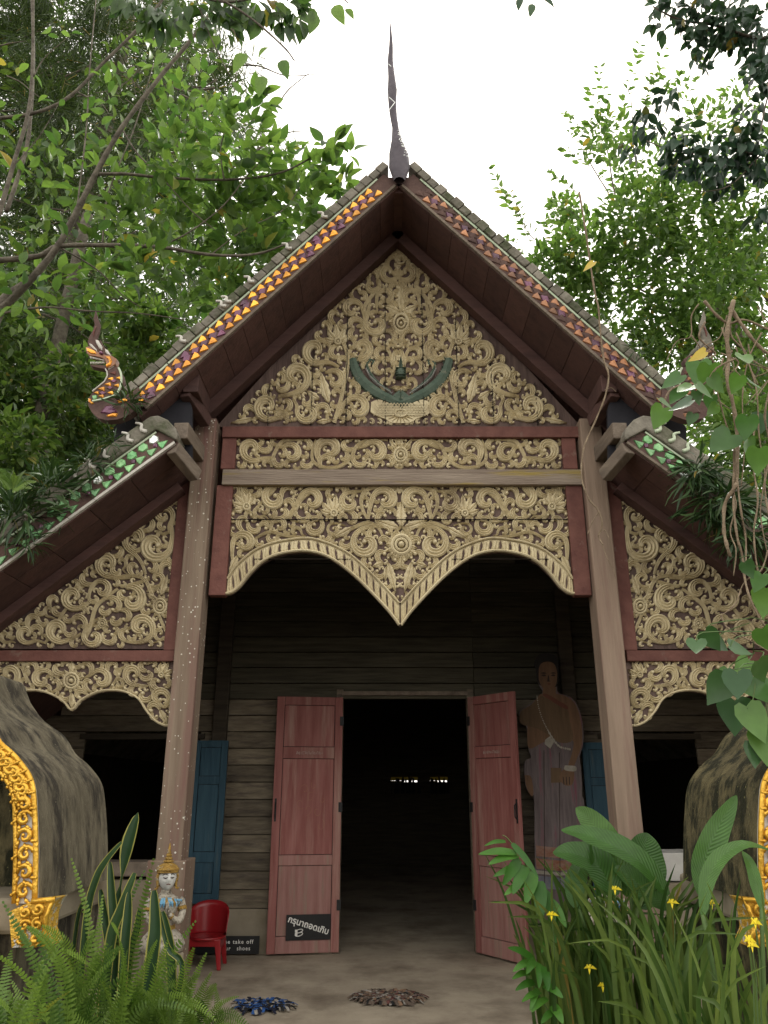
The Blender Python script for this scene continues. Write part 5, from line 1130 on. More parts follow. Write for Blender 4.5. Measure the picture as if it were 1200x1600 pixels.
def fern(cu, cd_, label, tips, nrand, urange, vrange):
    b = U(cu, 1600, cd_); o = thing('sword_fern', (b.x, cd_, groundz), label, 'fern', 'ferns at the left of the path'); bx = b.x
    for (tu, tv, bu, D, wpx, sag) in tips:
        tp = U(tu, tv, D); b0 = U(bu, 1640, D+random.uniform(-.1,.1)); b0 = Vector((b0.x*.85+bx*.15, (D+cd_)/2, max(groundz, b0.z-.25))); frond(o, b0, tp, m_px(wpx, tp), sag, random.uniform(-.35,.35))
    for k in range(nrand):
        D = cd_+random.uniform(-.45,.35); tp = U(random.uniform(*urange), random.triangular(vrange[0]-8, vrange[1], vrange[1]*.55+vrange[0]*.45), D); frond(o, (bx+random.uniform(-.18,.18), cd_+random.uniform(-.15,.15), groundz), tp, m_px(random.uniform(30,44), tp), random.uniform(-.03,.16), random.uniform(-.9,.9))
    for k in range(14):                       # low fronds drooping towards the path
        a = random.uniform(0, 6.28); q = random.uniform(.25,.5); frond(o, (bx, cd_, groundz), (bx+q*math.cos(a), cd_+q*math.sin(a), groundz+random.uniform(.02,.45)), .10, .3, random.uniform(-1,1))
    MB().ball((bx, cd_, groundz-.02), .09, 8, 5, sc=(1,1,.5)).build('root_crown', m_soil, o)
fern(40, 3.5, 'leftmost sword fern, in front of the gold foot of the shrine', [(5,1410,60,3.45,30,.02),(22,1440,60,3.4,30,.03),(75,1520,40,3.3,34,.1)], 24, (-60,110), (1440,1610))
fern(140, 4.0, 'tall sword fern growing round the yellow-edged strap leaves', [(112,1343,95,4.0,24,.02),(155,1445,70,3.7,34,.08),(190,1478,90,3.7,30,.14),(160,1400,150,4.2,26,.05),(75,1470,110,3.8,32,.05)], 26, (60,230), (1440,1610))
fern(235, 4.3, 'bright sword fern with upright fronds before the praying statue', [(240,1343,195,4.2,34,.0),(225,1362,170,4.4,26,.03),(305,1440,225,4.2,34,.04),(262,1470,215,4.0,34,.05),(280,1502,190,3.9,36,.06),(245,1470,200,4.1,30,.10)], 26, (170,320), (1470,1610))
fern(305, 4.7, 'small sword fern at the path edge, one frond arching over the concrete', [(372,1557,300,4.6,18,.16),(350,1580,305,4.6,16,.12),(322,1490,295,4.7,26,.02),(330,1520,290,4.6,26,.05)], 18, (250,345), (1490,1610))
# variegated strap-leaved plant
sp = U(190, 1560, 4.6); SN = thing('snake_plant', (sp.x, 4.6, groundz), 'upright strap leaves with yellow margins rising out of the ferns', 'plant')
for pts, w_ in (([(150,1600),(172,1480),(188,1385),(199,1325),(216,1269)],22),([(128,1560),(135,1441),(150,1375),(166,1345),(190,1316)],18),([(160,1600),(172,1480),(190,1420),(211,1364)],26),([(185,1600),(180,1480),(175,1400),(172,1347)],22),([(222,1620),(238,1500),(243,1450),(241,1391)],32),([(275,1600),(268,1510),(262,1460),(254,1424)],24),
        ([(190,1600),(195,1490),(200,1430),(202,1394)],24),([(180,1600),(172,1490),(163,1430),(157,1390)],22),([(110,1560),(118,1460),(130,1410),(145,1403)],10),([(205,1600),(200,1510),(215,1450),(218,1420)],20),([(250,1600),(285,1520),(262,1480),(248,1420)],14)):
    D = 4.4+random.uniform(-.15,.12); W_ = [U(u, v, D) for u, v in pts]; W_[0].z = min(W_[0].z, .35)
    narrow = w_ > 20 and pts[-1][1] < 1300
    blade('strap_leaf', W_, m_px(w_*.68, W_[-1]), l_snake, SN, fold=.35, n=16, cross=3, prof=(lambda t: (.35+.65*math.sin(math.pi*min(1,.12+t*.88))**.7) if not narrow else (.9 if t < .5 else .25+1.5*max(0,math.sin(math.pi*(t-.56)/.44))*.75)*(1 if t < .99 else .1)), wave=.05)
# broad ribbed leaves (turmeric-like) on the right
gp_ = U(1020, 1600, 4.7); GN = thing('broad_leaf_plant', (gp_.x, 4.7, groundz), 'big ribbed green leaves standing above the grassy clump, before the right post', 'plant')
for pts, w_, D, fc in (([(1043,1400),(1000,1345),(950,1318),(910,1303),(877,1297)],44,4.55,(.2,-1,.9)),([(985,1400),(955,1330),(925,1285),(900,1262)],44,4.75,(-.3,-1,.3)),([(960,1400),(935,1352),(900,1335),(864,1332)],56,4.7,(0,-1,1)),
        ([(1095,1400),(1100,1350),(1122,1295),(1151,1243)],44,3.7,(.15,-1,.2)),([(1098,1430),(1105,1375),(1128,1338),(1165,1320),(1212,1332)],25,3.5,(.2,-.8,1.2)),([(1000,1420),(1003,1370),(1008,1330),(1012,1302)],66,4.9,(0,-1,.1)),([(1045,1420),(1015,1395),(985,1370),(958,1355)],40,4.6,(0,-1,.6)),
        ([(935,1400),(932,1360),(928,1330),(922,1305)],24,4.7,(.5,-1,0)),([(905,1420),(900,1390),(905,1360),(915,1345)],34,4.8,(-.5,-1,.4)),([(1190,1420),(1180,1380),(1172,1350),(1160,1330)],20,3.6,(0,-1,0)),([(1075,1420),(1080,1380),(1080,1345),(1077,1322)],24,5.0,(.8,-1,0))):
    W_ = [U(u, v, D+.05*i) for i, (u, v) in enumerate(pts)]
    blade('broad_leaf', W_, m_px(w_, W_[-1]), l_ging, GN, fold=.22, n=18, cross=4, face=Vector(fc), wave=.06, prof=lambda t: max(.02, math.sin(math.pi*min(1,(t*.97+.03))**.85))**.75)
    b = W_[0]; MB().tube(catmull([(gp_.x*.6+b.x*.4, D, groundz), ((gp_.x+b.x*2)/3, D, (groundz+b.z)/2), b], 4), .009, 6).build('leaf_stalk', m_stem, GN, smooth=True)
# walking iris clumps with yellow flowers
iris = []
for ic_, (cu, cd_, n, lab) in enumerate(((905, 4.9, 120, 'grassy iris clump at the path edge, leftmost on the right side'),(1010, 4.6, 130, 'dense grassy iris clump in the middle below the broad leaves'),(1125, 3.45, 105, 'dark grassy iris clump at the right picture edge, double yellow flower'))):
    b = U(cu, 1600, cd_); o = thing('iris_clump', (b.x, cd_, groundz), lab, 'plant', 'iris clumps at the right of the path'); iris.append(o)
    for k in range(n):
        bx, by = b.x+max(-.2, min(.3, random.gauss(0,.13))), cd_+random.gauss(0,.12); lean = max(-.30, min(.35, random.gauss(-.03,.17))); L_ = random.uniform(.55,1.05)*(1 if random.random() < .8 else .7); z0_ = groundz
        tx = bx+lean*L_*1.1; bend = random.uniform(.02,.35) if random.random() < .35 else random.uniform(0,.08); sg = 1 if lean > 0 else -1
        P_ = [(bx,by,z0_),(bx+lean*.25*L_,by-.02,z0_+L_*.42),(bx+lean*.65*L_,by-.04,z0_+L_*.78),(tx+sg*bend*.5*L_, by-.08-bend*.2, z0_+L_*(1.0-bend*.55))]
        blade('iris_leaf', [Vector(p) for p in P_], random.uniform(.017,.036), l_iris, o, fold=.3, n=9, cross=1, face=Vector((random.uniform(-.9,.9),-1,.1)), prof=lambda t: .8 if t < .55 else max(.03,.8*(1-((t-.55)/.45)**1.6)))
def flower(o, u, v, D, k=1):
    c = U(u, v, D); f = MB()
    for q in range(3):
        a = 2.1*q+.4; d_ = Vector((math.cos(a), -.25, math.sin(a)*.45)); s_ = Vector((-math.sin(a)*.5, -.2, math.cos(a)*.5))
        L_ = .042*k; f.add([c, c+d_*L_*.5+s_*L_*.30+Vector((0,0,.006)), c+d_*L_-Vector((0,0,.010)), c+d_*L_*.5-s_*L_*.30+Vector((0,0,.006))], [(0,1,2),(0,2,3)])
        f.tube([c, c+Vector((math.cos(a+1)*.012, 0, .018))], [.004,.003], 5)
    f.build('flower', m_yel, o); MB().tube([Vector((c.x*.97+.03, D+.05, c.z-.35)), c+Vector((.01,.03,-.12)), c], .003, 5).build('flower_stalk', m_stem, o)
for u, v, w_ in ((862,1430,0),(961,1390,0),(921,1513,0),(942,1541,0),(1050,1411,1),(1112,1412,1),(1125,1332,1),(1180,1443,2),(1175,1478,2),(1170,1470,2)): flower(iris[w_], u, v, (4.6,4.3,3.15)[w_], (.95,.9,.62)[w_])
# lance-leaved sprigs leaning over the floor
def sprig(label, stem, leaves, D, w_):
    W_ = [U(u, v, D) for u, v in stem]; o = thing('lance_leaf_sprig', tuple(W_[0]), label, 'plant', 'leafy sprigs beside the right door')
    MB().tube(catmull(W_, 4), [.006*(1-.6*i/(4*(len(W_)-1))) for i in range(4*(len(W_)-1)+1)], 5).build('stem', m_stem, o)
    for a, b, wp in leaves:
        p, q = U(*a, D), U(*b, D-.12); mid = (p+q)/2+Vector((0,-.01,.012)); blade('lance_leaf', [p, mid, q], m_px(wp*1.25, p), l_bamb, o, fold=.2, n=10, cross=1, face=Vector((random.uniform(-.4,.4),-1,random.uniform(.2,.9))))
sprig('arching leafy sprig in front of the right red door', [(905,1600),(880,1500),(862,1440),(845,1395),(822,1350),(795,1312),(785,1305)],
    [((807,1333),(747,1335),11),((809,1337),(763,1351),12),((812,1343),(785,1384),14),((822,1354),(801,1398),15),((834,1364),(821,1413),16),((843,1377),(845,1442),17),((800,1318),(842,1372),8),((817,1354),(770,1370),9),((821,1380),(788,1399),10),((850,1390),(866,1452),15),((858,1405),(885,1450),12),((790,1315),(756,1322),5),((862,1420),(868,1480),12),((870,1440),(845,1490),10)], 4.9, 1)
sprig('low leafy sprig over the concrete edge near the bottom', [(900,1640),(870,1600),(845,1560),(825,1520),(815,1500)],
    [((834,1499),(793,1481),10),((832,1502),(801,1519),10),((836,1500),(822,1522),10),((842,1505),(842,1545),10),((850,1510),(856,1550),12),((828,1520),(800,1530),8),((835,1535),(805,1548),9),((845,1550),(815,1566),9),((855,1560),(830,1582),9),((850,1540),(880,1560),11),((862,1570),(880,1600),12),((840,1545),(828,1580),8),((866,1580),(845,1600),9)], 4.6, 1)

# ================================================================ vine with heart leaves, aerial roots
def heart(o, u, v, D, px, ang, mat, nm='heart_leaf', tilt=None):
    c = U(u, v, D); s = m_px(px, c); out = [(0,-.08),(.20,-.20),(.42,-.12),(.50,.12),(.42,.40),(.24,.68),(.08,.90),(0,1.02)]; vs = []; 
    for x, y in out: vs.append((x, y)); 
    V_ = [(0,0,0)]; L_ = []; Rr = []
    tl = tilt if tilt is not None else random.uniform(-.9,.4); yaw = random.uniform(-.6,.6)
    pts = [(-x, y) for x, y in out[1:-1]][::-1]
    ring = [out[0]]+out[1:-1]+[out[-1]]+pts; mid = [(0,.2,0),(0,.5,.0)]
    M3 = Matrix.Rotation(yaw, 3, 'Z') @ Matrix.Rotation(tl, 3, 'X') @ Matrix.Rotation(ang, 3, 'Y')
    def W(x, y): 
        z = -.16*abs(x)+.10*math.sin(y*2.2)+.05*math.sin(8*y)*abs(x); return tuple(c+M3 @ Vector((x*s, z*s*1.2, -(y-.4)*s)))
    vv = [W(0,.15), W(0,.55)]+[W(x,y) for x,y in ring]; n = len(ring); fs = []
    for i in range(n):
        a, b = 2+i, 2+(i+1)%n; ya = (ring[i][1]+ring[(i+1)%n][1])/2; fs.append((a, b, 0 if ya < .35 else 1))
    fs += [(2+4, 1, 0)] ; fs += [(0, 1, 2+n-4)]
    mb = MB().add(vv, fs); ob = mb.build(nm, mat, o, smooth=True); return Vector(W(0,-.02))
l_vine = leaf_mat('vine_leaf', (.045,.115,.025), (.10,.20,.04), .3, False, rough=.35, brown=False)
l_vined = leaf_mat('vine_leaf_dark', (.025,.07,.022), (.055,.12,.035), .2, False, rough=.33, brown=False)
m_yleaf = leaf_mat('yellowed_leaf', (.36,.25,.03), (.45,.33,.05), .3, False)
VD = 3.9; v0 = U(1150, 1100, VD)
VN = thing('heart_leaf_vine', tuple(v0), 'drooping vine with big heart-shaped green leaves at the right edge, over the side bay', 'vine')
stems = []
for u, v, px, a in ((1088,1009,32,.2),(1112,1000,34,-.5),(1128,1008,24,-1.0),(1156,1014,34,-1.2),(1122,1078,48,.7),(1152,1068,46,.1),(1186,1078,52,-.4),(1148,1118,54,.15),(1180,1128,56,-.2),(1190,1048,40,-.6),(1160,1040,30,.9),(1196,1165,52,.1),(1178,1180,36,.3),(1200,1000,40,-.3),(1195,940,44,.2),(1185,910,30,.5),(1170,890,26,-.4),(1130,1055,24,1.0)):
    D = VD+random.uniform(-.2,.2); e = heart(VN, u, v, D, px, a, l_vine if random.random() < .4 else l_vined); stems.append(e)
for e in stems: MB().tube(catmull([e, e+Vector((.05,.03,.05)), Vector((U(1190,1040,VD).x, VD+.05, max(e.z+.08, U(1190,1040,VD).z)))], 3), .0028, 4).build('leaf_stalk', m_stem, VN)
V2 = thing('heart_leaf_vine', tuple(U(1095,600,4.3)), 'climbing vine with bright heart-shaped leaves in front of the right roof end', 'vine')
for u, v, px, a in ((1030,652,36,.45),(1050,595,34,1.0),(1057,618,32,.6),(1071,606,34,.9),(1064,632,34,1.3),(1090,580,40,.3),(1108,592,44,.0),(1090,621,22,-.2),(1109,628,22,.3),(1113,640,22,.8),(1100,610,30,-.6),(1120,600,30,-.7),(1128,690,48,.9),(1166,668,36,.3),(1172,702,34,-.5),(1190,660,34,.2),(1185,720,40,.1),(1040,630,26,-.4),(1080,655,20,.5),(1150,600,28,.6),(1180,600,30,-.6),(1165,560,30,.2)):
    e = heart(V2, u, v, 4.3+random.uniform(-.25,.25), px, a, l_vine if random.random() < .7 else l_vined)
heart(V2, 1090, 556, 4.3, 26, 1.3, m_yleaf, 'yellow_leaf')
heart(V2, 920, 416, 4.4, 20, .9, m_yleaf, 'yellow_leaf', -.5)
MB().tube(catmull([U(*p, 4.32) for p in ((1150,560),(1120,575),(1100,600),(1070,600),(1045,612),(1035,640))], 4), .006, 5).build('stem', m_root, V2)
def rootline(o, pts, D, px, name='root', jit=.25, mat=None):
    W_ = [U(u, v, D+random.uniform(-.03,.03)) for u, v in pts]; c = catmull(W_, 6); r_ = m_px(px, W_[0]); return MB().tube(c, [r_*(1+.18*math.sin(i*1.3))*(1-.35*i/len(c)) for i in range(len(c))], 7, jit=jit*.3).build(name, mat or m_root, o, smooth=True)
RT = thing('hanging_roots', tuple(U(1140,500,4.5)), 'tangle of pale aerial roots hanging down beside the right roof', 'roots')
for pts, px in (([(1146,470),(1136,520),(1139,560),(1136,592),(1147,640),(1152,693),(1151,747),(1147,763),(1133,787),(1131,827),(1136,853),(1141,870)],4.2),([(1148,700),(1146,760),(1147,800),(1152,840),(1160,870),(1163,900),(1170,930),(1183,960),(1200,985)],2.6),([(1140,480),(1168,520),(1190,545),(1215,560)],4),([(1100,470),(1122,495),(1140,505),(1165,500),(1210,520)],3),
        ([(1180,650),(1176,720),(1184,780),(1178,830),(1182,880),(1190,915),(1200,930)],2),([(1151,747),(1158,800),(1165,840),(1166,880),(1172,905)],2),([(1200,860),(1190,890),(1172,902),(1160,915),(1148,945),(1126,962)],1.6),([(1126,962),(1140,985),(1170,1000),(1205,1020)],1.8),([(1130,560),(1120,600),(1128,640),(1140,680)],1.8),([(1150,520),(1180,600),(1186,680),(1195,740),(1188,800),(1198,860)],1.6),([(1190,520),(1170,560),(1160,620),(1163,700),(1158,760)],1.5),([(1144,763),(1150,790),(1141,830),(1150,860),(1146,900)],1.6),([(1205,600),(1195,650),(1203,700),(1195,760),(1204,820)],2.2)): rootline(RT, pts, 4.5, px*.8)
for q in range(14):
    u0 = random.uniform(1080,1200); v0_ = random.uniform(470,560); pts = [(u0, v0_)]
    for e in range(4): pts.append((pts[-1][0]+random.uniform(-30,34), pts[-1][1]+random.uniform(4,34)))
    rootline(RT, pts, 5.2, random.uniform(.8,1.6), 'twig')
R2 = thing('thin_hanging_root', tuple(U(937,500,5.35)), 'single thin pale root winding down over the right post', 'root')
rootline(R2, [(905,300),(915,360),(922,410),(930,460),(935,480),(937,507),(943,560),(951,587),(945,621),(931,656),(912,701),(909,747),(920,779),(936,800),(941,821),(935,837),(942,851)], 5.35, 1.5)
rootline(R2, [(936,800),(926,815),(918,835)], 5.35, .9, 'rootlet'); rootline(R2, [(935,837),(944,828),(952,842)], 5.35, .9, 'rootlet'); rootline(R2, [(941,851),(948,870),(958,890),(962,905)], 5.35, .7, 'rootlet'); rootline(R2, [(945,610),(955,606),(962,612)], 5.35, .8, 'rootlet')
# epiphytes on the lower roofs
l_epi = leaf_mat('roof_orchid_leaf', (.018,.045,.015), (.055,.10,.03), .15)
def clump(u, v, D, px, n, size, name, label, mat, tmpl=T_STRAP, group=None, droop=.4, upb=.7):
    c = U(u, v, D); r_ = m_px(px, c); P_ = np.array(c)[None]+rng.normal(0, r_*.45, (n,3))*np.array([1,.7,.7])[None]; dd = (P_-np.array(c))*2.5/r_+rng.normal(0,.7,(n,3))+np.array([0,-.2,upb])[None]
    o = leaf_cloud(name, P_, dd, rng.uniform(.6,1.25,n)*size, tmpl, mat, kind='')
    o.data.transform(Matrix.Translation(-c)); o.location = c; del o['kind']; return tag(o, label, 'plant', group)
for i, (u, v, px, n, sz, lab, upb) in enumerate(((200,628,20,60,.14,'dark strappy plant growing between the naga neck and the left roof edge',.5),(25,800,44,170,.20,'big dark strappy plant at the far lower end of the left wing roof',.7),(78,762,34,150,.17,'strappy roof plant right of the big one on the left wing roof',.7),(135,722,24,90,.13,'small strappy plant highest up the left wing roof',.6),(40,850,22,60,.12,'tuft of blades hanging over the green mosaic of the left wing roof',0),
        (1095,740,30,190,.17,'dark strappy plant hanging over the right wing roof, highest of three',-.4),(1130,790,36,230,.19,'dark strappy plant hanging over the right wing roof, middle of three',-.6),(1165,840,34,160,.17,'dark strappy plant lowest down the right wing roof, behind the hanging roots',-.3),(170,690,16,50,.10,'little strappy plant beside the white hooks of the left wing roof',.6),(1000,545,22,60,.08,'low tuft of moss and ferns on the right roof edge',.6))):
    clump(u, v, 5.5, px, n, sz, 'roof_plant', lab, l_epi, group='strappy plants on the roofs', upb=upb)
cf = U(20, 765, 5.0); o = thing('roof_fern', tuple(cf), 'bright green fern hanging over the left wing roof at the picture edge', 'fern')
for k in range(7): a = R(-30+k*28); frond(o, cf, cf+Vector((.20*math.cos(a), -.1, .10*math.sin(a)+.02)), .10, .1, 0)
# ================================================================ trees
l_broad = leaf_mat('broad_tree_leaf', (.045,.092,.028), (.13,.20,.055), .55)
l_broadp = leaf_mat('broad_tree_leaf_single', (.045,.092,.028), (.13,.20,.055), .55, False)
l_needle = leaf_mat('conifer_needles', (.024,.045,.015), (.075,.11,.035), .3)
l_mid = leaf_mat('bush_leaf', (.04,.082,.022), (.13,.19,.05), .45)
l_small = leaf_mat('fine_tree_leaf', (.055,.11,.03), (.14,.22,.06), .5)
l_darkl = leaf_mat('dark_tree_leaf', (.018,.045,.028), (.035,.075,.04), .15)
l_back = leaf_mat('far_leaf', (.03,.065,.018), (.10,.16,.04), .45)
def pts_in(u, v, D, px, n, yd=.8, shell=.0):
    c = U(u, v, D); r_ = m_px(px, c); q = rng.normal(0, 1, (n,3)); q = unit(q)*(rng.random((n,1))**(1/3))*(1-shell)+unit(q)*shell if n else q
    return np.array(c)[None]+q*np.array([r_, r_*yd, r_])[None], q
def branch(o, pts, D, px0, px1=None, name='branch', dy=0, mat=None):
    n = len(pts); W_ = [U(u, v, D+dy*i/(n-1)) for i, (u, v) in enumerate(pts)]; c = catmull(W_, 5); k = len(c); px0 *= .72; r0, r1 = m_px(px0, W_[0]), m_px((px1 or px0*.35)*.8, W_[-1])
    return MB().tube(c, [(r0+(r1-r0)*i/(k-1))*(1+.10*math.sin(i*2.1)) for i in range(k)], 7, jit=.06).build(name, mat or m_bark, o, smooth=True)
def tmesh():
    V, F = T_BIG; me = bpy.data.meshes.new('leaf'); me.from_pydata([tuple(p) for p in V], [], [tuple(int(i) for i in f) for f in F]); me.polygons.foreach_set('use_smooth', [True]*len(F)); return me
LME = tmesh(); LME.materials.append(l_broadp)
LMN = tmesh(); LMN.materials.append(leaf_mat('near_tree_leaf', (.03,.065,.025), (.08,.14,.04), .35, False))
LMD = tmesh(); LMD.materials.append(leaf_mat('dark_tree_leaf_single', (.022,.050,.030), (.045,.085,.048), .25, False))
def leaf_parts(o, P_, dirs, sizes, me=None, upj=.7, nm='leaf', up0=(0,0,1)):
    og = ORG[o.name]
    for p, d, s_ in zip(P_, dirs, sizes):
        d = Vector(d).normalized(); up = (Vector(up0)+Vector(rng.normal(0,upj,3))); x = d.cross(up).normalized(); z = x.cross(d)
        ob = link(nm, me or LME, o); m = Matrix((x, d, z)).transposed().to_4x4(); ob.matrix_local = Matrix.Translation(Vector(p)-og) @ m @ Matrix.Scale(s_, 4)
# --- left broad-leaved tree (leaning in over the roof)
BT = thing('broad_leaved_tree', (U(-120,1300,6.6).x, 6.6, -.16), 'tree with large bright translucent leaves spreading over the left roof slope', 'tree')
MB().tube(catmull([(U(-120,1300,6.6).x,6.6,-.2), U(-90,1000,6.6), U(-40,700,6.6), U(-10,500,6.6), U(45,440,6.6)], 5), [.16-.006*i for i in range(21)], 9, jit=.05).build('trunk', m_bark, BT, smooth=True)
for pts, a, b, dy in (([(0,485),(45,440),(90,385),(120,330),(150,270),(190,200),(250,120),(300,60),(345,-5)],9,3,-.4),([(-20,408),(60,400),(90,385),(160,383),(250,386),(330,398),(400,397),(455,378)],7,1.8,-.3),([(150,272),(200,272),(250,277),(350,281),(430,272),(480,250),(520,222)],4,1.2,.2),([(0,185),(60,175),(110,150),(160,100),(230,30),(260,-10)],4,2.5,0),([(10,330),(30,270),(45,210),(52,100),(50,-10)],5,3,.3),
        ([(0,490),(70,480),(140,486),(220,490),(290,500)],2.5,1,0),([(90,385),(150,420),(190,460),(220,480)],2,1,.4),([(190,200),(215,240),(260,285),(300,330),(350,370)],2,1,.1),([(250,386),(300,360),(350,320),(390,270),(430,230)],2,.8,0),([(350,281),(345,230),(360,180),(370,110)],1.8,.8,.1),([(120,330),(135,200),(140,110),(150,0)],2,1,.3),([(160,383),(170,300),(210,200),(240,100)],2,1,.2),([(330,398),(380,360),(440,330),(470,290)],1.6,.8,0)):
    branch(BT, pts, 6.5, a, b, dy=dy)
PA, DA, SA = [], [], []
for u, v, px, n in ((300,195,60,70),(370,220,60,90),(450,262,45,60),(330,290,70,130),(420,330,60,130),(480,330,45,70),(250,320,50,60),(390,400,50,100),(310,430,50,90),(545,235,8,3),(520,225,16,14),(505,262,24,26),(535,285,16,12),(230,420,40,45),(350,460,40,60),(270,240,40,40),(200,350,40,30),(440,400,30,50),(370,340,50,80),(160,300,50,26),(120,220,50,18),(60,300,50,16),(200,150,50,18),(90,470,50,22),(160,440,40,26),(30,450,40,14),(240,90,40,18),(400,160,24,14),(300,130,30,14)):
    P_, q = pts_in(u, v, random.uniform(6.2,7.6), px*1.05, int(n*1.55), .9); PA.append(P_); DA.append(q*.9+np.array([.25,-.2,.15])+rng.normal(0,.5,q.shape)); SA.append(rng.uniform(.13,.22,len(q)))
PA, DA, SA = map(np.concatenate, (PA, DA, SA)); od = np.argsort(PA[:,1]-SA*3); near, rest = od[:260], od[260:]
leaf_parts(BT, PA[near], DA[near], SA[near]); leaf_cloud('crown', PA[rest], DA[rest], SA[rest], T_BIG, l_broad, BT, upj=.7)
# --- overhanging branch tip with big hanging leaves, nearest to the camera
NT = thing('overhanging_branch', tuple(U(250,-60,4.3)), 'near branch with big hanging oval leaves along the top left', 'branch')
for pts, a, b in (([(150,-60),(300,-20),(380,20),(440,70),(460,95)],3.5,1.2),([(230,-60),(330,0),(420,-5),(520,-5),(545,5)],3,1),([(300,-20),(330,60),(360,120)],2,.8)): branch(NT, pts, 4.3, a, b)
hl = ((385,100,2.0,.20),(412,135,1.7,.19),(440,110,1.3,.18),(405,55,1.9,.17),(490,35,1.6,.22),(522,25,1.2,.20),(470,40,2.0,.13),(505,5,.3,.18),(535,10,.1,.17),(360,30,2.0,.16),(345,75,2.3,.15),(275,50,.7,.17),(262,100,2.2,.15),(300,105,1.1,.15),(320,60,1.9,.15),(430,20,.9,.15),(385,40,1.6,.15),(295,25,1.5,.16),(355,5,.6,.18),(480,60,1.8,.12),(455,30,2.5,.14),(420,90,2.3,.12),(540,30,1.0,.12))
P_ = [U(u, v-16, 4.3+random.uniform(-.15,.15)) for u, v, a, s_ in hl]; leaf_parts(NT, P_, [(math.cos(a), -.1, -math.sin(a)) for u, v, a, s_ in hl], [s_ for *_, s_ in hl], upj=.35, up0=(0,-1,.4))
pp, qq = [], []
for u, v, px, n in ((420,5,45,40),(370,0,40,30),(460,20,30,22),(300,10,45,30),(250,20,40,24),(210,5,40,20),(340,40,35,22)):
    P_, q = pts_in(u, v, 4.4, px, n, .4); pp.append(P_); qq.append(q)
pp, qq = map(np.concatenate, (pp, qq)); leaf_parts(NT, pp, qq*.6+np.array([.1,-.1,-.6]), rng.uniform(.12,.2,len(pp)), LMN, up0=(0,-.8,.6))
T2 = thing('overhanging_twig', tuple(U(820,-40,4.2)), 'tip of a twig with three dull leaves at the top edge of the sky', 'branch')
leaf_parts(T2, [U(815,-4,4.2), U(832,6,4.2), U(846,-2,4.2), U(866,-6,4.2), U(804,-4,4.2)], [(-.3,0,-1),(-.2,0,-1),(.9,0,-.6),(.9,0,.1),(-1,0,-.1)], [.12,.12,.12,.11,.10], LMD, upj=.15, up0=(0,-1,.4)); branch(T2, [(830,-60),(835,-20),(836,0)], 4.2, 1.2)
# --- sprigs of young leaves at far left
SG = thing('sapling', (U(-30,1300,5.2).x, 5.2, -.16), 'thin sapling with a few fresh light leaves at the left edge', 'tree')
MB().tube(catmull([(U(-30,1300,5.2).x,5.2,-.16), U(-40,800,5.2), U(-20,400,5.2), U(0,330,5.2), U(20,260,5.2), U(48,150,5.2), U(52,-20,5.2)], 5), [.03-.0006*i for i in range(31)], 7).build('stem', m_bark, SG, smooth=True)
P_ = []; dd = []; ss = []
for u, v in ((95,50),(112,52),(75,55),(80,40),(30,105),(45,100),(52,115),(10,100),(55,120),(85,160),(92,165),(75,150),(10,160),(20,190),(8,188),(25,215),(35,235),(165,130),(158,118),(15,210),(90,350),(175,345),(180,360),(160,340),(195,395),(205,400),(165,335),(35,380),(95,345),(185,350)):
    P_.append(U(u, v, 5.2+random.uniform(-.3,.3))); dd.append((random.uniform(-1,1), random.uniform(-.3,.3), random.uniform(-.6,.6))); ss.append(random.uniform(.09,.15))
leaf_parts(SG, P_, dd, ss, upj=.5)
branch(SG, [(52,120),(70,90),(110,55)], 5.2, 1.6); branch(SG, [(20,260),(60,215),(90,165)], 5.2, 1.6)
# --- background conifers: fine dark needles on drooping twigs
CT = thing('conifer', (U(60,1250,12.5).x, 12.5, -.16), 'tall dark fine-needled conifer behind the broad leaves at left', 'tree')
MB().tube(catmull([(U(60,1250,12.5).x,12.5,-.3), U(60,900,12.5), U(80,600,12.5), U(110,400,12.5), U(170,180,12.5), U(210,0,12.5)], 5), [.34-.010*i for i in range(26)], 9, jit=.04).build('trunk', m_bark, CT, smooth=True)
PN, DN = [], []
for k in range(330):
    u = random.triangular(-120, 440, 20); v = random.uniform(-120, 700)
    if u > 380-v*.05 and v < 160: continue
    D = random.uniform(10.5,14.5); px = random.uniform(22,50); n = int(px*7); P_, q = pts_in(u, v, D, px, n, .8); PN.append(P_); DN.append(q*.5+np.array([rng.normal(0,.5), rng.normal(0,.3), -.4+rng.normal(0,.5)])+rng.normal(0,.35,q.shape))
PN, DN = map(np.concatenate, (PN, DN)); leaf_cloud('crown', PN, DN, rng.uniform(.14,.34,len(PN)), T_NEEDLE, l_needle, CT)
for k in range(60):
    u, v = random.uniform(-40,400), random.uniform(20,640); a = random.uniform(-.5,.9)+(math.pi if random.random() < .3 else 0); L_ = random.uniform(60,170); pts = [(u,v)]
    for e in range(3): pts.append((pts[-1][0]+L_/3*math.cos(a), pts[-1][1]-L_/3*math.sin(a))); a += random.uniform(-.5,.4)
    branch(CT, pts, random.uniform(9.5,12), random.uniform(1.2,3.2), .6)
for k in range(150):                     # bare hanging twigs against the sky
    u, v = random.uniform(180,420), random.uniform(60,250) if random.random() < .55 else random.uniform(400,600); u -= 150*(v > 400); pts = [(u,v)]; a = random.uniform(-1.2,.3)
    for e in range(3): pts.append((pts[-1][0]+12*math.cos(a), pts[-1][1]-12*math.sin(a))); a += random.uniform(-.6,.4)
    branch(CT, pts, 10, random.uniform(.5,1.0), .3, 'twig')
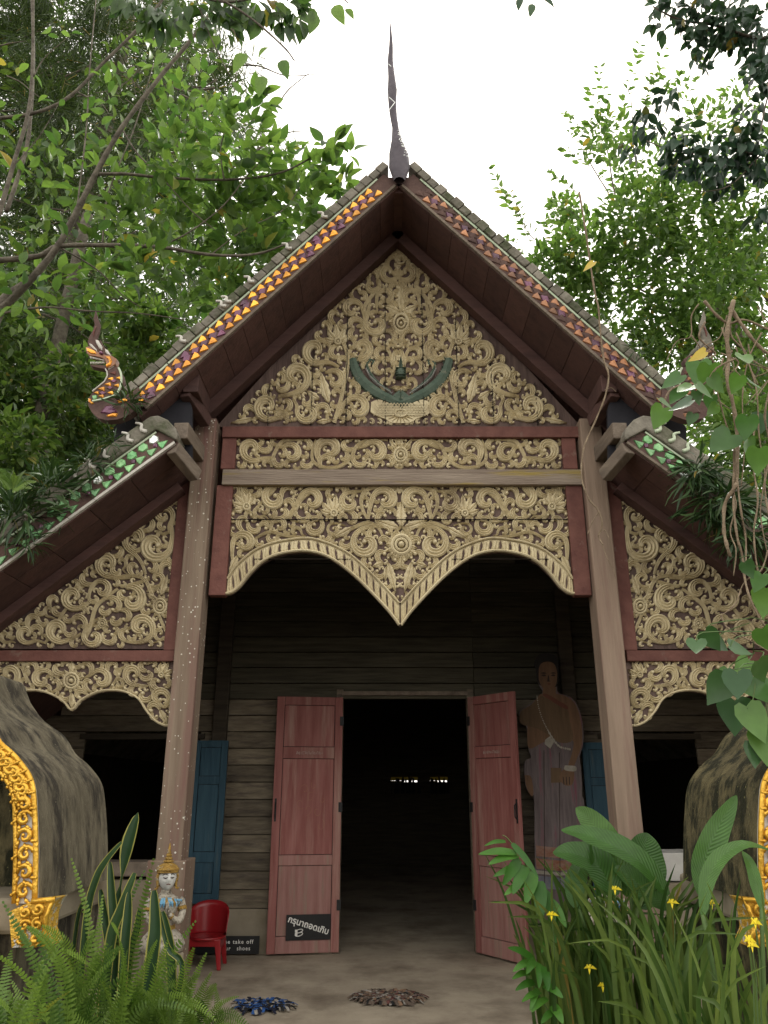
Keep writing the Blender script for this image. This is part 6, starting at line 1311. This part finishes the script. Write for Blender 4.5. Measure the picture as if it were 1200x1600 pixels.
# masses of foliage behind everything
def mass(name, label, cat, regions, mat, size, tmpl, group=None, D=(14,20), trunkpx=None):
    PM, DM_ = [], []
    for u, v, px, n in regions:
        P_, q = pts_in(u, v, random.uniform(*D), px, n, .8); PM.append(P_); DM_.append(q+rng.normal(0,.5,q.shape)+np.array([0,-.2,-.2]))
    PM, DM_ = map(np.concatenate, (PM, DM_)); bx = U(trunkpx or regions[0][0], 1240, (D[0]+D[1])/2)
    o = thing(name, (bx.x, bx.y, -.16), label, cat, group); MB().tube(catmull([(bx.x,bx.y,-.3),(bx.x+.2,bx.y,2.5),tuple(Vector(PM.mean(0)))], 5), [.20-.012*i for i in range(11)], 8, jit=.05).build('trunk', m_bark, o, smooth=True)
    leaf_cloud('crown', PM, DM_, rng.uniform(.65,1.3,len(PM))*size, tmpl, mat, o); return o
G2 = 'trees behind the temple'
mass('background_tree', 'dark green background tree filling the upper left behind the conifer', 'tree', [(random.uniform(-150,330), random.uniform(-150,620), 75, 330) for _ in range(80)], l_back, .26, T_SMALL, G2, D=(16,22), trunkpx=20)
mass('bush', 'bright green bush under the naga head at the left roof end', 'bush', [(u, v, px, int(px*px*.16)) for u, v, px in ((20,600,55),(90,640,50),(150,690,45),(20,700,60),(90,740,50),(-20,780,60),(60,820,50),(170,620,35),(110,580,40),(0,520,40),(-30,640,60),(140,760,30),(210,560,40),(215,500,40),(250,520,30))], l_mid, .16, T_MID, G2, D=(8.5,10.5), trunkpx=-40)
mass('background_tree', 'bright leafy tree glimpsed low at the left between roof and picture edge', 'tree', [(random.uniform(-80,330), random.uniform(420,900), 60, 200) for _ in range(20)], l_mid, .24, T_SMALL, G2, D=(13,16), trunkpx=-120)
mass('background_tree', 'mid green leafy tree showing between the dark conifer twigs at upper left', 'tree', [(random.uniform(-60,330), random.uniform(60,520), 55, 55) for _ in range(24)], l_mid, .20, T_MID, G2, D=(9.3,10.4), trunkpx=-90)
# --- right small-leaved tree
FT = thing('fine_leaved_tree', (U(1190,1250,9.5).x, 9.5, -.16), 'light airy tree with small leaves reaching into the sky at right', 'tree')
MB().tube(catmull([(U(1210,1250,9.5).x,9.5,-.3), U(1215,900,9.5), U(1200,700,9.5), U(1170,560,9.5), U(1120,470,9.5)], 5), [.15-.004*i for i in range(21)], 8, jit=.05).build('trunk', m_bark, FT, smooth=True)
for pts, a, b in (([(1170,560),(1100,480),(1040,420),(985,375),(960,300),(950,240),(935,180)],4,.8),([(1100,480),(1040,470),(980,440),(930,400),(880,380),(830,370),(800,300)],3,.6),([(1200,470),(1150,400),(1100,360),(1100,300),(1110,220),(1130,150)],3.5,.8),([(1060,440),(1010,350),(1000,290),(990,230),(985,150),(965,120)],2,.6),([(1200,330),(1140,300),(1080,240),(1060,180)],2.5,.8),([(1040,420),(960,440),(900,450),(860,430)],2,.6),([(1180,600),(1100,560),(1040,540),(1000,520)],2.5,.8),([(950,300),(920,250),(918,225),(930,215)],1.5,.6)): branch(FT, pts, 9.2, a, b)
PR, DR = [], []
for u, v, px in ((1000,260,62),(945,215,40),(1080,330,75),(1000,350,70),(905,400,52),(860,415,34),(960,450,70),(1100,450,85),(1180,380,70),(1050,520,60),(1150,560,75),(1180,680,70),(1105,640,55),(1180,260,55),(880,330,26),(1190,800,60),(1000,540,40),(1100,200,40),(1060,130,20),(1160,160,40),(915,460,40),(900,350,30)):
    n = int(px*px*.17*(.6 if v < 300 else 1.0)); P_, q = pts_in(u, v, random.uniform(8.3,10.3), px, n, .9); PR.append(P_); DR.append(q*.7+np.array([-.2,0,.1])+rng.normal(0,.55,q.shape))
def spray(u, v, u2, v2, n, D=9.2):            # a twig with leaves in two rows
    a, b = np.array(U(u,v,D)), np.array(U(u2,v2,D)); d = (b-a)/np.linalg.norm(b-a); sd_ = np.cross(d, [0,-1,.2]); t = np.repeat(np.linspace(.1,1,n//2), 2)[:,None]; sg = np.tile([1,-1], n//2)[:,None]
    PR.append(a+(b-a)*t+rng.normal(0,.02,(len(t),3))); DR.append(d*.7+sd_*sg*.9+rng.normal(0,.2,(len(t),3))); branch(FT, [(u,v),((u+u2)/2+2,(v+v2)/2-2),(u2,v2)], D, .8, .3, 'twig')
for s_ in ((965,200,1000,70,22),(960,230,935,105,22),(990,240,1015,130,18),(940,240,885,180,20),(920,260,885,235,16),(830,380,768,265,24),(850,400,795,300,20),(880,400,850,345,16),(820,400,790,370,12),(900,300,860,270,16),(905,340,865,320,14),(930,210,890,205,12),(1000,170,1035,110,14),(1050,200,1100,95,14),(860,430,810,430,14),(870,460,800,455,14),(905,500,850,490,14),(940,180,920,140,10),(1010,150,1040,75,12)): spray(*s_)
PR, DR = map(np.concatenate, (PR, DR)); leaf_cloud('crown', PR, DR, rng.uniform(.09,.16,len(PR)), T_MID, l_small, FT)
mass('background_tree', 'pale leafy tree behind the roots at the right edge', 'tree', [(random.uniform(1060,1300), random.uniform(380,900), 60, 260) for _ in range(24)]+[(random.uniform(1000,1250), random.uniform(420,640), 50, 130) for _ in range(8)], l_back, .22, T_SMALL, G2, D=(13,18), trunkpx=1260)
# --- dark near foliage top right
DT = thing('dark_leaved_branch', tuple(U(1230,60,4.4)), 'near branch of dark blunt leaves hanging in at the top right corner', 'branch')
for pts, a, b in (([(1260,40),(1190,60),(1120,40),(1060,30),(1020,10)],4,1.5),([(1240,200),(1190,240),(1130,230),(1070,240),(1010,220)],3.5,1),([(1230,100),(1200,150),(1180,260)],3,1),([(1190,240),(1140,290),(1090,300)],2,.8)): branch(DT, pts, 4.5, a, b)
PD_, DD = [], []
for u, v, px, n in ((1040,20,30,24),(1090,40,34,40),(1140,40,38,60),(1185,60,40,60),(1195,110,28,30),(1150,-10,50,50),(1080,-10,40,40),(1060,220,26,26),(1010,190,24,20),(1100,250,34,40),(1150,225,34,44),(1190,250,34,40),(1130,280,30,30),(1175,180,24,20),(1060,260,22,18),(1100,90,16,10),(985,230,14,8),(1040,150,16,10),(1195,330,20,14)):
    P_, q = pts_in(u, v, 4.5+random.uniform(-.2,.2), px, int(n*1.6), .9); PD_.append(P_); DD.append(q*.4+np.array([-.25,0,-.75])+rng.normal(0,.45,q.shape))
PD_, DD = map(np.concatenate, (PD_, DD)); k = min(295, len(PD_)); sz_ = rng.uniform(.085,.135,len(PD_)); leaf_parts(DT, PD_[:k], DD[:k], sz_[:k], LMD, upj=.7, up0=(0,-.7,.6))
if len(PD_) > k: leaf_cloud('leaves', PD_[k:], DD[k:], sz_[k:], T_BIG, l_darkl, DT)
